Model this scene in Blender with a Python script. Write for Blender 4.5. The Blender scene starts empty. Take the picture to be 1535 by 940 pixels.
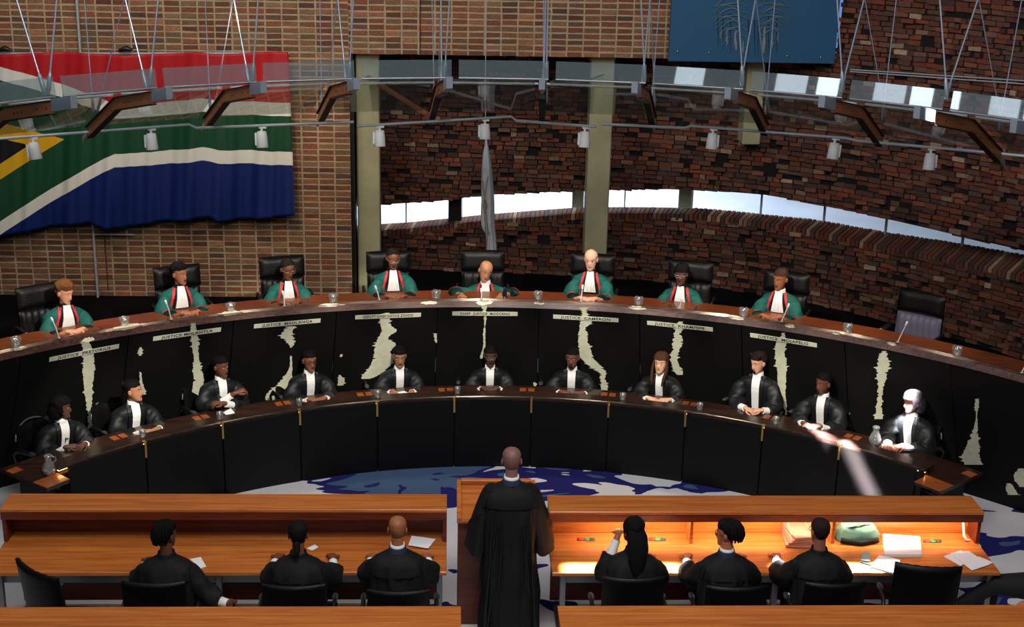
import bpy, math, random
from math import sin, cos, pi, sqrt, atan2, exp, radians
from mathutils import Vector as V, Matrix, Euler, noise
random.seed(7)
C = bpy.context.scene.collection
# ------------------------------------------------------------------ camera
FPX, TH, PS, RO, HC = 2107.67, 0.3115, 0.0482, 0.0221, 6.5
_F = V((sin(PS)*cos(TH), cos(PS)*cos(TH), -sin(TH)))
_R0 = V((cos(PS), -sin(PS), 0)); _U0 = _R0.cross(_F)
_R = _R0*cos(RO)+_U0*sin(RO); _U = -_R0*sin(RO)+_U0*cos(RO)
CAM = V((0, 0, HC))
cam = bpy.data.objects.new('camera', bpy.data.cameras.new('camera')); C.objects.link(cam)
cam.data.sensor_width = 36; cam.data.lens = FPX/1535*36; cam.data.clip_end = 200
M = Matrix((_R, _U, -_F)).transposed().to_4x4(); M.translation = CAM; cam.matrix_world = M
bpy.context.scene.camera = cam
def ray(x, y): return _F+_R*((x-767.5)/FPX)-_U*((y-470)/FPX)
def PZ(x, y, z): v = ray(x, y); return CAM+v*((z-HC)/v.z)
def PY(x, y, Y): v = ray(x, y); return CAM+v*(Y/v.y)
C0 = V((0.405, 7.989, 0)); C1 = V((0.503, 8.991, 0)); CC = V((0.5, 8.0, 0))
def PR(x, y, R, c):            # hit on a vertical cylinder round c
    v = ray(x, y); a = v.x**2+v.y**2; b = -2*(v.x*c.x+v.y*c.y); q = c.x**2+c.y**2-R*R
    return CAM+v*((-b+sqrt(b*b-4*a*q))/2/a)
def ANG(p, c): return atan2(p.x-c.x, p.y-c.y)
def pol(c, R, a, z): return V((c.x+R*sin(a), c.y+R*cos(a), z))
RT, ZT, SL = 7.13, 1.69, 0.45  # hide panel: radius at its top, top height, backward slope
def PK(x, y, off=0.0):         # hit on the sloping front of the judges' bench
    v = ray(x, y); lo, hi = 8.0, 40.0
    def g(t):
        p = CAM+v*t; return sqrt((p.x-C0.x)**2+(p.y-C0.y)**2)-(RT-off+(ZT-p.z)*SL)
    for k in range(60):
        m = (lo+hi)/2
        if g(m) > 0: hi = m
        else: lo = m
    return CAM+v*lo
# ------------------------------------------------------------------ materials
def lin(c):
    return tuple(((v/255)/12.92 if v/255 <= .04045 else ((v/255+.055)/1.055)**2.4) for v in c)+(1,)
def mat(name, rgb, rough=.6, metal=0, spec=.5, emit=None, es=0, bump=0, bscale=30, var=0, vscale=5, sheen=0):
    m = bpy.data.materials.new(name); m.use_nodes = True; nt = m.node_tree; b = nt.nodes['Principled BSDF']
    b.inputs['Base Color'].default_value = lin(rgb); b.inputs['Roughness'].default_value = rough
    b.inputs['Metallic'].default_value = metal; b.inputs['Specular IOR Level'].default_value = spec
    if sheen: b.inputs['Sheen Weight'].default_value = sheen
    if emit: b.inputs['Emission Color'].default_value = lin(emit); b.inputs['Emission Strength'].default_value = es
    tc = nt.nodes.new('ShaderNodeTexCoord')
    n = nt.nodes.new('ShaderNodeTexNoise'); n.inputs['Scale'].default_value = vscale; n.inputs['Detail'].default_value = 4
    nt.links.new(tc.outputs['Object'], n.inputs['Vector'])
    if var:
        mr = nt.nodes.new('ShaderNodeMapRange'); mr.inputs[1].default_value = .3; mr.inputs[2].default_value = .7
        mr.inputs[3].default_value = 1-var; mr.inputs[4].default_value = 1+var
        nt.links.new(n.outputs['Fac'], mr.inputs[0])
        mx = nt.nodes.new('ShaderNodeVectorMath'); mx.operation = 'SCALE'; mx.inputs[0].default_value = lin(rgb)[:3]
        nt.links.new(mr.outputs[0], mx.inputs['Scale']); nt.links.new(mx.outputs[0], b.inputs['Base Color'])
    if bump:
        n2 = nt.nodes.new('ShaderNodeTexNoise'); n2.inputs['Scale'].default_value = bscale; n2.inputs['Detail'].default_value = 3
        nt.links.new(tc.outputs['Object'], n2.inputs['Vector'])
        bp = nt.nodes.new('ShaderNodeBump'); bp.inputs['Strength'].default_value = bump; bp.inputs['Distance'].default_value = .01
        nt.links.new(n2.outputs['Fac'], bp.inputs['Height']); nt.links.new(bp.outputs[0], b.inputs['Normal'])
    return m
def wood(name, c1, c2, rough=.3, axis=0, scale=1.0, polar=False):
    m = bpy.data.materials.new(name); m.use_nodes = True; nt = m.node_tree; b = nt.nodes['Principled BSDF']
    tc = nt.nodes.new('ShaderNodeTexCoord'); mp = nt.nodes.new('ShaderNodeMapping')
    s = [22*scale]*3; s[axis] = 1.1*scale; mp.inputs['Scale'].default_value = s
    nt.links.new(tc.outputs['Object'], mp.inputs['Vector'])
    n = nt.nodes.new('ShaderNodeTexNoise'); n.inputs['Scale'].default_value = 1.6; n.inputs['Detail'].default_value = 6
    n.inputs['Distortion'].default_value = .8
    nt.links.new(mp.outputs[0], n.inputs['Vector'])
    r = nt.nodes.new('ShaderNodeValToRGB'); r.color_ramp.elements[0].position = .35; r.color_ramp.elements[1].position = .65
    r.color_ramp.elements[0].color = lin(c1); r.color_ramp.elements[1].color = lin(c2)
    nt.links.new(n.outputs['Fac'], r.inputs[0]); nt.links.new(r.outputs[0], b.inputs['Base Color'])
    b.inputs['Roughness'].default_value = rough
    return m
def vcol(name, rough=.85, bump=.4, bscale=60):
    m = bpy.data.materials.new(name); m.use_nodes = True; nt = m.node_tree; b = nt.nodes['Principled BSDF']
    a = nt.nodes.new('ShaderNodeAttribute'); a.attribute_name = 'tone'
    tc = nt.nodes.new('ShaderNodeTexCoord'); n = nt.nodes.new('ShaderNodeTexNoise'); n.inputs['Scale'].default_value = bscale
    n.inputs['Detail'].default_value = 5
    nt.links.new(tc.outputs['Object'], n.inputs['Vector'])
    mr = nt.nodes.new('ShaderNodeMapRange'); mr.inputs[1].default_value = .3; mr.inputs[2].default_value = .7
    mr.inputs[3].default_value = .7; mr.inputs[4].default_value = 1.3; nt.links.new(n.outputs['Fac'], mr.inputs[0])
    mx = nt.nodes.new('ShaderNodeVectorMath'); mx.operation = 'SCALE'
    nt.links.new(a.outputs['Color'], mx.inputs[0]); nt.links.new(mr.outputs[0], mx.inputs['Scale'])
    nt.links.new(mx.outputs[0], b.inputs['Base Color']); b.inputs['Roughness'].default_value = rough
    b.inputs['Specular IOR Level'].default_value = .25
    bp = nt.nodes.new('ShaderNodeBump'); bp.inputs['Strength'].default_value = bump; bp.inputs['Distance'].default_value = .01
    nt.links.new(n.outputs['Fac'], bp.inputs['Height']); nt.links.new(bp.outputs[0], b.inputs['Normal'])
    return m
def glassy(name, tint, refl=.12, rough=.02, gl=(1, 1, 1), body=None, bw=.0, mxr=.7):
    m = bpy.data.materials.new(name); m.use_nodes = True; nt = m.node_tree; nt.nodes.clear()
    o = nt.nodes.new('ShaderNodeOutputMaterial'); t = nt.nodes.new('ShaderNodeBsdfTransparent'); t.inputs[0].default_value = tint+(1,)
    g = nt.nodes.new('ShaderNodeBsdfGlossy'); g.inputs['Roughness'].default_value = rough; g.inputs[0].default_value = gl+(1,)
    lw = nt.nodes.new('ShaderNodeLayerWeight'); lw.inputs[0].default_value = .25
    mr = nt.nodes.new('ShaderNodeMapRange'); mr.inputs[3].default_value = refl; mr.inputs[4].default_value = mxr
    nt.links.new(lw.outputs['Fresnel'], mr.inputs[0])
    mx = nt.nodes.new('ShaderNodeMixShader'); nt.links.new(mr.outputs[0], mx.inputs[0])
    nt.links.new(t.outputs[0], mx.inputs[1]); nt.links.new(g.outputs[0], mx.inputs[2])
    last = mx
    if bw:
        d = nt.nodes.new('ShaderNodeBsdfDiffuse'); d.inputs[0].default_value = body+(1,)
        m2 = nt.nodes.new('ShaderNodeMixShader'); m2.inputs[0].default_value = bw
        nt.links.new(mx.outputs[0], m2.inputs[1]); nt.links.new(d.outputs[0], m2.inputs[2]); last = m2
    nt.links.new(last.outputs[0], o.inputs[0]); return m
BLK = mat('black robe cloth', (14, 16, 18), .75, spec=.3, bump=.7, bscale=11)
BLKS = mat('black robe cloth with sheen', (14, 17, 20), .58, spec=.4, bump=.9, bscale=10)
GRN = mat('green robe cloth', (15, 86, 80), .7, spec=.3, bump=.7, bscale=11, var=.12, vscale=9)
RED = mat('red piping', (214, 42, 50), .6)
WHT = mat('white cotton', (238, 238, 236), .8)
NVY = mat('navy cloth', (28, 38, 66), .8)
LEA = mat('black leather', (9, 9, 10), .45, spec=.22, bump=.25, bscale=40)
LEAP = mat('grey purple leather', (95, 92, 112), .5, spec=.5)
PLAS = mat('black plastic', (20, 20, 22), .4)
CHR = mat('chrome', (200, 202, 206), .18, 1)
STL = mat('brushed steel', (150, 156, 162), .4, .9)
STLW = mat('painted pale steel', (168, 174, 180), .45, .1)
STLB = mat('zinc steel plate', (140, 152, 165), .42, .5)
BRNZ = mat('bronze painted steel', (186, 122, 76), .4, .3)
DRKS = mat('dark steel', (26, 20, 20), .45, .4)
RODM = mat('stainless rod', (170, 184, 205), .3, .55)
LAMP = mat('white lamp enamel', (238, 239, 240), .45)
GLOW = mat('lamp face', (255, 250, 235), .4, emit=(255, 244, 220), es=6)
CONC = mat('board marked concrete', (166, 162, 126), .85, var=.12, vscale=3, bump=.3, bscale=14)
BENCH = wood('dark walnut', (38, 24, 20), (58, 36, 28), .22, 0)
BENCHL = wood('walnut worktop', (96, 46, 24), (128, 66, 34), .28, 0)
NOSE = wood('purple brown nosing', (66, 42, 36), (98, 64, 54), .24, 0)
BLKP = mat('black lacquer panel', (13, 12, 11), .5, spec=.25)
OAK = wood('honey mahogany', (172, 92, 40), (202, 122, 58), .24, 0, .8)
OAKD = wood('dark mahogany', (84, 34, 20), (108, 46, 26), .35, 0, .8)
INL = wood('orange inlay wood', (140, 74, 36), (166, 92, 44), .3, 0)
BRASS = mat('brass', (212, 170, 90), .28, .9)
HIDE = mat('black cowhide', (11, 12, 11), .75, spec=.2, sheen=.0)
HIDEW = mat('cream cowhide', (226, 228, 200), .85, spec=.2, var=.08, vscale=14)
HIDET = mat('cream hide inlay', (232, 220, 196), .45)
PLATE = mat('cream name strip', (232, 233, 210), .5)
NOSE2 = wood('dark brown ledge', (42, 30, 27), (64, 46, 40), .22, 0)
INK = mat('black ink', (28, 28, 24), .7)
PAPER = mat('white paper', (236, 238, 244), .8)
GLS = glassy('clear canopy glass', (.84, .88, .87), .05, .03, body=(.45, .55, .53), bw=.07, mxr=.30)
GLS2 = glassy('upstand glass', (.86, .92, .92), .14, .02, (.9, .95, 1), body=(.4, .5, .55), bw=.10, mxr=.6)
CRY = glassy('drinking glass', (.9, .93, .93), .22, .02, body=(.8, .82, .8), bw=.12)
WPANE = glassy('window pane', (.93, .96, 1), .05, .02)
SKINS = {}
def skin(rgb):
    rgb = tuple(min(240, int(v*(1.42 if rgb[0] < 150 else 1.0))) for v in rgb)
    if rgb not in SKINS: SKINS[rgb] = mat('skin tone', rgb, .5, spec=.4)
    return SKINS[rgb]
HAIRS = {}
def hairm(rgb):
    if rgb not in HAIRS: HAIRS[rgb] = mat('hair', rgb, .8, spec=.15, bump=.6, bscale=90)
    return HAIRS[rgb]
EYEW = mat('eye white', (190, 182, 174), .5); EYED = mat('dark brown', (22, 14, 10), .4)
LIPS = {}
def lipm(rgb):
    if rgb not in LIPS: LIPS[rgb] = mat('lips', rgb, .5)
    return LIPS[rgb]
# ------------------------------------------------------------------ mesh helpers
class MB:
    def __init__(s): s.v = []; s.f = []; s.m = []; s.sm = []
    def add(s, vs, fs, mi=0, sm=True):
        o = len(s.v); s.v += [tuple(v) for v in vs]; s.f += [tuple(i+o for i in f) for f in fs]
        s.m += [mi]*len(fs); s.sm += [sm]*len(fs); return s
    def box(s, lo, hi, mi=0, M=None, bev=0):
        x0, y0, z0 = lo; x1, y1, z1 = hi
        if bev:   # chamfered box: three shrunken slabs' hull
            b = bev; vs = []; 
            for sx, X in ((-1, x0), (1, x1)):
                for sy, Y in ((-1, y0), (1, y1)):
                    for sz, Z in ((-1, z0), (1, z1)):
                        vs += [(X, Y-sy*b, Z-sz*b), (X-sx*b, Y, Z-sz*b), (X-sx*b, Y-sy*b, Z)]
            import bmesh
            bm = bmesh.new(); [bm.verts.new(v) for v in vs]
            bmesh.ops.convex_hull(bm, input=bm.verts[:]); bm.normal_update()
            bm.verts.index_update(); V2 = [v.co.copy() for v in bm.verts]; F2 = [[v.index for v in f.verts] for f in bm.faces]; bm.free()
            if M: V2 = [M @ v for v in V2]
            return s.add(V2, F2, mi, False)
        vs = [V((x, y, z)) for x in (x0, x1) for y in (y0, y1) for z in (z0, z1)]
        if M: vs = [M @ v for v in vs]
        return s.add(vs, [(0, 1, 3, 2), (4, 6, 7, 5), (0, 4, 5, 1), (2, 3, 7, 6), (0, 2, 6, 4), (1, 5, 7, 3)], mi, False)
    def loft(s, rings, mi=0, cap0=True, cap1=True, closed=True, sm=True):
        n = len(rings[0]); vs = [p for r in rings for p in r]; fs = []
        for i in range(len(rings)-1):
            for j in range(n if closed else n-1):
                k = (j+1) % n; fs.append((i*n+j, i*n+k, (i+1)*n+k, (i+1)*n+j))
        s.add(vs, fs, mi, sm)
        if cap0: s.add(rings[0], [tuple(range(n-1, -1, -1))], mi, False)
        if cap1: s.add(rings[-1], [tuple(range(n))], mi, False)
        return s
    def tube(s, pts, rad, n=8, mi=0, flat=1.0, up=None, cap=True, wr=0):
        pts = [V(p) for p in pts]; rs = rad if isinstance(rad, (list, tuple)) else [rad]*len(pts)
        rings = []; u = None
        for i, p in enumerate(pts):
            d = (pts[min(i+1, len(pts)-1)]-pts[max(i-1, 0)]).normalized()
            if u is None:
                u = V(up) if up else (V((0, 0, 1)) if abs(d.z) < .9 else V((1, 0, 0)))
            u = (u-d*u.dot(d)); u = u.normalized() if u.length > 1e-6 else d.orthogonal().normalized()
            w = d.cross(u)
            rings.append([p+(w*cos(t)+u*sin(t)*flat)*rs[i]*(1+wr*(sin(3*t+i*.9+pts[0].x*7)+.8*noise.noise(V((cos(t)*2+pts[0].x*3, sin(t)*2, i*.5))))) for t in [2*pi*k/n for k in range(n)]])
        return s.loft(rings, mi, cap, cap)
    def ball(s, c, r, mi=0, n=10, M=None):
        c = V(c); rr = V(r) if not isinstance(r, (int, float)) else V((r, r, r)); rings = []
        for i in range(1, n):
            t = pi*i/n; rings.append([c+V((rr.x*sin(t)*cos(a), rr.y*sin(t)*sin(a), -rr.z*cos(t))) for a in [2*pi*k/(n+2) for k in range(n+2)]])
        if M: rings = [[M @ p for p in r] for r in rings]
        return s.loft(rings, mi)
    def lathe(s, prof, c=(0, 0, 0), n=16, mi=0, cap=True):
        c = V(c); return s.loft([[c+V((r*cos(a), r*sin(a), z)) for a in [2*pi*k/n for k in range(n)]] for r, z in prof], mi, cap, cap)
    def arc(s, c, prof, a0, a1, n=60, mi=0):
        rings = [[pol(c, R, a0+(a1-a0)*i/n, z) for R, z in prof] for i in range(n+1)]
        return s.loft(rings, mi, True, True, True, False)
    def poly(s, pts, h, mi=0):   # flat polygon given thickness downwards
        n = len(pts); pts = [V(p) for p in pts]; lo = [p-V((0, 0, h)) for p in pts]
        s.add(pts+lo, [tuple(range(n)), tuple(range(2*n-1, n-1, -1))]+[(i, i+n, (i+1) % n+n, (i+1) % n) for i in range(n)], mi, False)
        return s
    def build(s, name, mats, parent=None, tone=None):
        me = bpy.data.meshes.new(name); me.from_pydata(s.v, [], s.f)
        mats = mats if isinstance(mats, (list, tuple)) else [mats]
        for m in mats: me.materials.append(m)
        me.polygons.foreach_set('material_index', [min(i, len(mats)-1) for i in s.m])
        me.polygons.foreach_set('use_smooth', s.sm)
        if tone:
            at = me.attributes.new('tone', 'FLOAT_COLOR', 'FACE'); at.data.foreach_set('color', [c for t in tone for c in t])
        me.update()
        o = bpy.data.objects.new(name, me); C.objects.link(o)
        if parent: o.parent = parent
        return o
def tag(o, label, cat, group=None, kind=None):
    if label: o['label'] = label
    if cat: o['category'] = cat
    if group: o['group'] = group
    if kind: o['kind'] = kind
    return o
def struct(o): o['kind'] = 'structure'; return o
def thing(name, label, cat, loc=(0, 0, 0), rz=0, group=None):
    o = bpy.data.objects.new(name, None); C.objects.link(o); o.location = loc; o.rotation_euler = (0, 0, rz)
    o.empty_display_size = .1
    return tag(o, label, cat, group)
ORD = ['first', 'second', 'third', 'fourth', 'fifth', 'sixth', 'seventh', 'eighth', 'ninth', 'tenth', 'eleventh', 'twelfth', 'thirteenth']
def pofs(name, mb, m, parent):   # build mesh given in world coordinates under a parent Empty placed at its own base
    Mi = parent_matrix(parent).inverted(); mb.v = [tuple(Mi @ V(v)) for v in mb.v]; return mb.build(name, m, parent)
def parent_matrix(o): return Matrix.LocRotScale(o.location, o.rotation_euler, None)
# ------------------------------------------------------------------ the setting
def carpet():
    m = bpy.data.materials.new('carpet'); m.use_nodes = True; nt = m.node_tree; b = nt.nodes['Principled BSDF']; L = nt.links
    tc = nt.nodes.new('ShaderNodeTexCoord')
    mp = nt.nodes.new('ShaderNodeMapping'); mp.inputs['Scale'].default_value = (.9, 1.5, 1); mp.inputs['Location'].default_value = (1.3, 2.2, 0)
    L.new(tc.outputs['Object'], mp.inputs[0])
    n = nt.nodes.new('ShaderNodeTexNoise'); n.inputs['Scale'].default_value = .95; n.inputs['Detail'].default_value = 2.5; n.inputs['Distortion'].default_value = .9
    L.new(mp.outputs[0], n.inputs['Vector'])
    # a slate pool of pile in front of the middle of the clerks' desk
    ds = nt.nodes.new('ShaderNodeVectorMath'); ds.operation = 'DISTANCE'; ds.inputs[1].default_value = (.15, 15.3, 0); L.new(tc.outputs['Object'], ds.inputs[0])
    mr = nt.nodes.new('ShaderNodeMapRange'); mr.inputs[1].default_value = .9; mr.inputs[2].default_value = 2.25; mr.inputs[3].default_value = .29; mr.inputs[4].default_value = 0
    L.new(ds.outputs['Value'], mr.inputs[0])
    ad = nt.nodes.new('ShaderNodeMath'); L.new(n.outputs['Fac'], ad.inputs[0]); L.new(mr.outputs[0], ad.inputs[1])
    r = nt.nodes.new('ShaderNodeValToRGB'); r.color_ramp.interpolation = 'CONSTANT'; e = r.color_ramp.elements
    e[0].position = 0; e[0].color = lin((216, 216, 222)); e[1].position = .575; e[1].color = lin((38, 38, 104))
    x = e.new(.665); x.color = lin((72, 96, 132))
    L.new(ad.outputs[0], r.inputs[0])
    L.new(r.outputs[0], b.inputs['Base Color']); b.inputs['Roughness'].default_value = .95; b.inputs['Specular IOR Level'].default_value = .1
    return m
struct(MB().box((-12, 2, -.05), (12, 17.6, 0)).build('floor', carpet()))
DZ = 1.03
m = MB(); n = 40     # judges' raised floor behind the bench
dm = mat('dark dais carpet', (6, 6, 7), .95, spec=.1)
for a, bb in ((-1.35, 1.35),): m.arc(C0, [(7.50, DZ-.06), (13.5, DZ-.06), (13.5, DZ), (7.50, DZ)], a, bb, 50)
struct(m.build('floor_dais', dm))
BR = vcol('brick face'); MORT = mat('pale mortar', (170, 150, 120), .9, var=.15, vscale=8, bump=.4, bscale=60)
RMORT = mat('dark recess mortar', (13, 9, 8), .95)
def lc(c, k=1): 
    l = lin(c); return (l[0]*k, l[1]*k, l[2]*k, 1)
def pick(pal):
    c = random.choice(pal); k = random.uniform(.75, 1.25); return lc(c, k)
PST = [(122, 76, 56), (112, 68, 50), (134, 88, 64), (104, 66, 54), (142, 98, 70), (120, 82, 56), (96, 70, 60), (134, 80, 56), (122, 94, 68), (116, 84, 62), (128, 96, 72)]
def stack(name, x0, x1, z0, z1, Y):
    m = MB(); tone = []; px, pz = .2045, .0757
    ix = int((x1-x0)/px)+1; iz = int((z1-z0)/pz)+1
    # columns anchored on the wall's right-hand edge
    for i in range(ix):
        xr = x1-i*px
        for k in range(iz):
            zb = z0+k*pz; zt = min(zb+pz-.021-random.uniform(0, .006), z1)
            xa = max(xr-px+.018+random.uniform(-.004, .004), x0); xb = xr-.002-random.uniform(0, .004)
            if xb-xa < .02 or zt-zb < .02: continue
            d = random.uniform(.004, .012); j = [random.uniform(-.005, .005) for _ in range(4)]
            vs = [(xa, Y-d, zb+j[0]), (xb, Y-d, zb+j[1]), (xb, Y-d, zt+j[2]), (xa, Y-d, zt+j[3]), (xa, Y+.01, zb), (xb, Y+.01, zb), (xb, Y+.01, zt), (xa, Y+.01, zt)]
            m.add(vs, [(0, 1, 2, 3), (4, 5, 1, 0), (3, 2, 6, 7), (4, 0, 3, 7), (1, 5, 6, 2)], 0, False)
            tone += [pick(PST)]*5
    nb = len(m.f); m.box((x0, Y, z0), (x1, Y+.25, z1), 1); tone += [(0, 0, 0, 1)]*(len(m.f)-nb)
    return struct(m.build(name, [BR, MORT], tone=tone))
WY = 17.6; XE = PY(526, 300, WY).x
stack('wall_left', -11, XE, DZ, 6.8, WY)
stack('wall_front_upper', XE+.001, 4.72, 4.19, 6.8, WY)
struct(MB().box((XE, WY+.02, DZ), (XE+.045, WY+.5, 4.19)).build('trim_1', DRKS))  # dark strip standing in for the shaded gap beside the left column
mjoint = mat('dark wall joint', (60, 34, 24), .9)
for k, (xa, za, zb) in enumerate([(PY(630, 40, WY).x, 4.2, 6.7), (PY(160, 400, WY).x, 1.1, 3.0)]):
    struct(MB().box((xa-.006, WY-.014, za), (xa+.006, WY, zb)).build('trim_%d' % (k+2), mjoint))
# rough curved wall with a slot window
WP = [(-5.5, 19.6), (-2.5, 19.25), (0, 18.9), (1.8, 18.7), (3.2, 18.35), (4.4, 17.75), (5.4, 16.95), (6.2, 16.1), (6.9, 15.2), (7.6, 14.1), (8.2, 12.8), (8.6, 11.2), (8.8, 9.0), (8.8, 6)]
def cr(P, t):
    i = min(int(t), len(P)-2); f = t-i; g = lambda k: P[max(0, min(len(P)-1, k))]
    a, b, c, d = g(i-1), g(i), g(i+1), g(i+2)
    return [.5*(2*b[k]+(c[k]-a[k])*f+(2*a[k]-5*b[k]+4*c[k]-d[k])*f*f+(3*b[k]-a[k]-3*c[k]+d[k])*f**3) for k in range(len(a))]
dense = [V(cr(WP, i/40*1.0)) for i in range(0, 40*(len(WP)-1)+1)]
SS = [0]
for a, b in zip(dense, dense[1:]): SS.append(SS[-1]+(b-a).length)
def wpt(s):
    import bisect
    i = max(0, min(len(SS)-2, bisect.bisect_right(SS, s)-1)); f = (s-SS[i])/(SS[i+1]-SS[i]+1e-9)
    p = dense[i].lerp(dense[i+1], f); t = (dense[i+1]-dense[i]).normalized(); return p, t
def interp(T, x):
    if x <= T[0][0]: return T[0][1]
    for (a, b), (c, d) in zip(T, T[1:]):
        if x <= c: return b+(d-b)*(x-a)/(c-a)
    return T[-1][1]
ZL = [(-3, 1.35), (-.66, 1.60), (.44, 1.76), (1.8, 1.92), (3.3, 2.02), (4.6, 2.02), (5.4, 1.98), (6.6, 2.02), (9, 2.1)]
ZU = [(-3, 1.75), (-.94, 1.93), (-.02, 2.03), (.44, 2.12), (1.79, 2.23), (3.2, 2.35), (4.16, 2.39), (5.53, 2.33), (6.16, 2.31), (6.8, 2.31), (9, 2.4)]
PRG = [(92, 60, 48), (104, 64, 50), (84, 54, 46), (116, 68, 48), (98, 70, 58), (74, 54, 48), (120, 74, 56), (104, 74, 62), (92, 52, 44), (84, 62, 54), (112, 60, 46)]
PRL = [(150, 122, 100), (138, 116, 96), (160, 134, 112), (132, 100, 78)]
SX = [(3, 0), (4.2, .03), (5.5, .10), (6.6, .15), (8, .2)]
def rough():
    up, lo = MB(), MB(); tu, tl = [], []; z = DZ; row = 0
    while z < 6.6:
        s = random.uniform(0, .1)
        while s < SS[-1]-.3:
            Lb = random.choice([.085, .15, .17, .17, .165]) ; p, t = wpt(s+Lb/2); nr = V((t.y, -t.x))   # towards the room
            if p.x > 9 or p.y < 9.5: break
            zb, zt = z+random.uniform(0, .006), z+.062-random.uniform(.003, .010); zl, zu = interp(ZL, p.x)-.055, interp(ZU, p.x)
            tgt = None
            if p.x < -4: s += Lb; continue
            if zb < zl-.01: tgt = lo; zt = min(zt, zl)
            elif zt > zu+.01: tgt = up; zb = max(zb, zu)
            if tgt and zt-zb > .01:
                d = max(-.025, random.gauss(.014, .022)); h = Lb/2-random.uniform(.002, .008); j = [random.uniform(-.006, .006) for _ in range(8)]
                q = [p-t*h+nr*d, p+t*h+nr*(d+random.uniform(-.006, .006))]; bk = [p-t*h-nr*.04, p+t*h-nr*.04]
                vs = [(q[0].x, q[0].y, zb+j[0]), (q[1].x, q[1].y, zb+j[1]), (q[1].x, q[1].y, zt+j[2]), (q[0].x, q[0].y, zt+j[3]),
                      (bk[0].x, bk[0].y, zb), (bk[1].x, bk[1].y, zb), (bk[1].x, bk[1].y, zt), (bk[0].x, bk[0].y, zt)]
                tgt.add(vs, [(0, 1, 2, 3), (4, 5, 1, 0), (3, 2, 6, 7), (4, 0, 3, 7), (1, 5, 6, 2)], 0, False)
                (tl if tgt is lo else tu).extend([pick(PRL if random.random() < .05 else PRG)]*5)
            s += Lb+random.uniform(0, .006)
        z += .062; row += 1
    # backing
    for tgt, tn, f0, f1 in ((lo, tl, lambda x: DZ-.3, lambda x: interp(ZL, x)-.012), (up, tu, lambda x: interp(ZU, x), lambda x: 6.8)):
        r = []; N = 90; nb = len(tgt.f)
        for i in range(N+1):
            p, t = wpt(SS[-1]*i/N); nr = V((t.y, -t.x)); a = p-nr*.015; b = p-nr*.42
            r.append([V((a.x, a.y, f0(p.x))), V((a.x, a.y, f1(p.x))), V((b.x, b.y, f1(p.x))), V((b.x, b.y, f0(p.x)))])
        tgt.loft(r, 1, True, True, True, False); tn.extend([(0, 0, 0, 1)]*(len(tgt.f)-nb))
    # brick on edge sill
    s = 1.5; nb = 0
    while s < SS[-1]-3:
        p, t = wpt(s); nr = V((t.y, -t.x))
        if -3 < p.x < 8.6:
            zl = interp(ZL, p.x); n0 = len(lo.f); q = random.uniform(-.006, .006)
            a, b = p+nr*(.012+q), p-nr*.36; h = t*.024
            zz = zl+random.uniform(-.004, .004); ex = interp(SX, p.x)
            vs = [V((e.x, e.y, w)) for e, dz in ((a-h, 0), (a+h, 0), (b+h, ex), (b-h, ex)) for w in (zl-.085, zz+dz)]
            lo.add(vs, [(0, 2, 3, 1), (2, 4, 5, 3), (4, 6, 7, 5), (6, 0, 1, 7), (1, 3, 5, 7), (0, 6, 4, 2)], 0, False)
            tl.extend([pick(PRG+PRL[:1])]*6)
        s += .062
    struct(up.build('wall_back_upper', [BR, RMORT], tone=tu)); struct(lo.build('wall_back_lower', [BR, RMORT], tone=tl))
rough()
# strip window in the slot: glass with frame, posts outside
fr = MB(); gl = MB(); N = 60; smin = 1.5; smax = SS[-1]-3
rr = []
for i in range(N+1):
    p, t = wpt(smin+(smax-smin)*i/N); nr = V((t.y, -t.x)); a = p-nr*.34; z0, z1 = interp(ZL, p.x)-.01+interp(SX, p.x), interp(ZU, p.x)+.03
    rr.append([V((a.x, a.y, z0)), V((a.x, a.y, z1))])
gl.loft(rr, 0, False, False, False)
win = thing('window_1', None, None); win['kind'] = 'structure'; gl.build('pane', WPANE, win)
for k, (px, w) in enumerate([(600, .008), (932, .008), (1127, .01), (1219, .01), (1307, .01), (1420, .01)]):
    p0 = None
    for i in range(900):
        p, t = wpt(SS[-1]*i/900); q = V((p.x, p.y, interp(ZL, p.x)+.1)) 
        d = q-CAM; dd = d.dot(_F); X = 767.5+FPX*d.dot(_R)/dd
        if X > px: break
    nr = V((t.y, -t.x)); a = p-nr*.33
    mm = Matrix.Translation((a.x, a.y, 0)) @ Matrix.Rotation(atan2(t.y, t.x), 4, 'Z')
    fr.box((-w, -.02, q.z-.12), (w, .02, interp(ZU, p.x)+.02), 0, mm)
fr.build('glazing_bar', STLW, win)
def wall_px(px, off):
    for i in range(1500):
        p, t = wpt(SS[-1]*i/1500); nr = V((t.y, -t.x)); a = p-nr*off; d = V((a.x, a.y, interp(ZL, p.x)+.1))-CAM
        if 767.5+FPX*d.dot(_R)/d.dot(_F) > px: return a, t, p
for k, (px, w, off, lb) in enumerate([(682, .09, .25, 'dark grey pier in the window slot left of the hanging pale flag'), (866, .08, .7, 'grey concrete post outside the slot window beside the right column'), (1028, .09, .6, 'concrete post outside the slot window, right of both tall columns')]):
    a, t, p = wall_px(px, off); mm = Matrix.Translation((a.x, a.y, 0)) @ Matrix.Rotation(atan2(t.y, t.x), 4, 'Z')
    tag(MB().box((-w, -w, 1.45), (w, w, 2.6), 0, mm, .008).build('window_post', CONC if k else DRKS), lb, 'post')
PAVE = mat('pale paving', (188, 196, 210), .8, var=.1, vscale=1.2)
r = []
for i in range(61):
    p, t = wpt(SS[-1]*i/60); nr = V((t.y, -t.x)); a = p-nr*.43; b = p-nr*6
    r.append([V((a.x, a.y, 1.42)), V((b.x, b.y, 1.42)), V((b.x, b.y, 1.36)), V((a.x, a.y, 1.36))])
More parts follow.
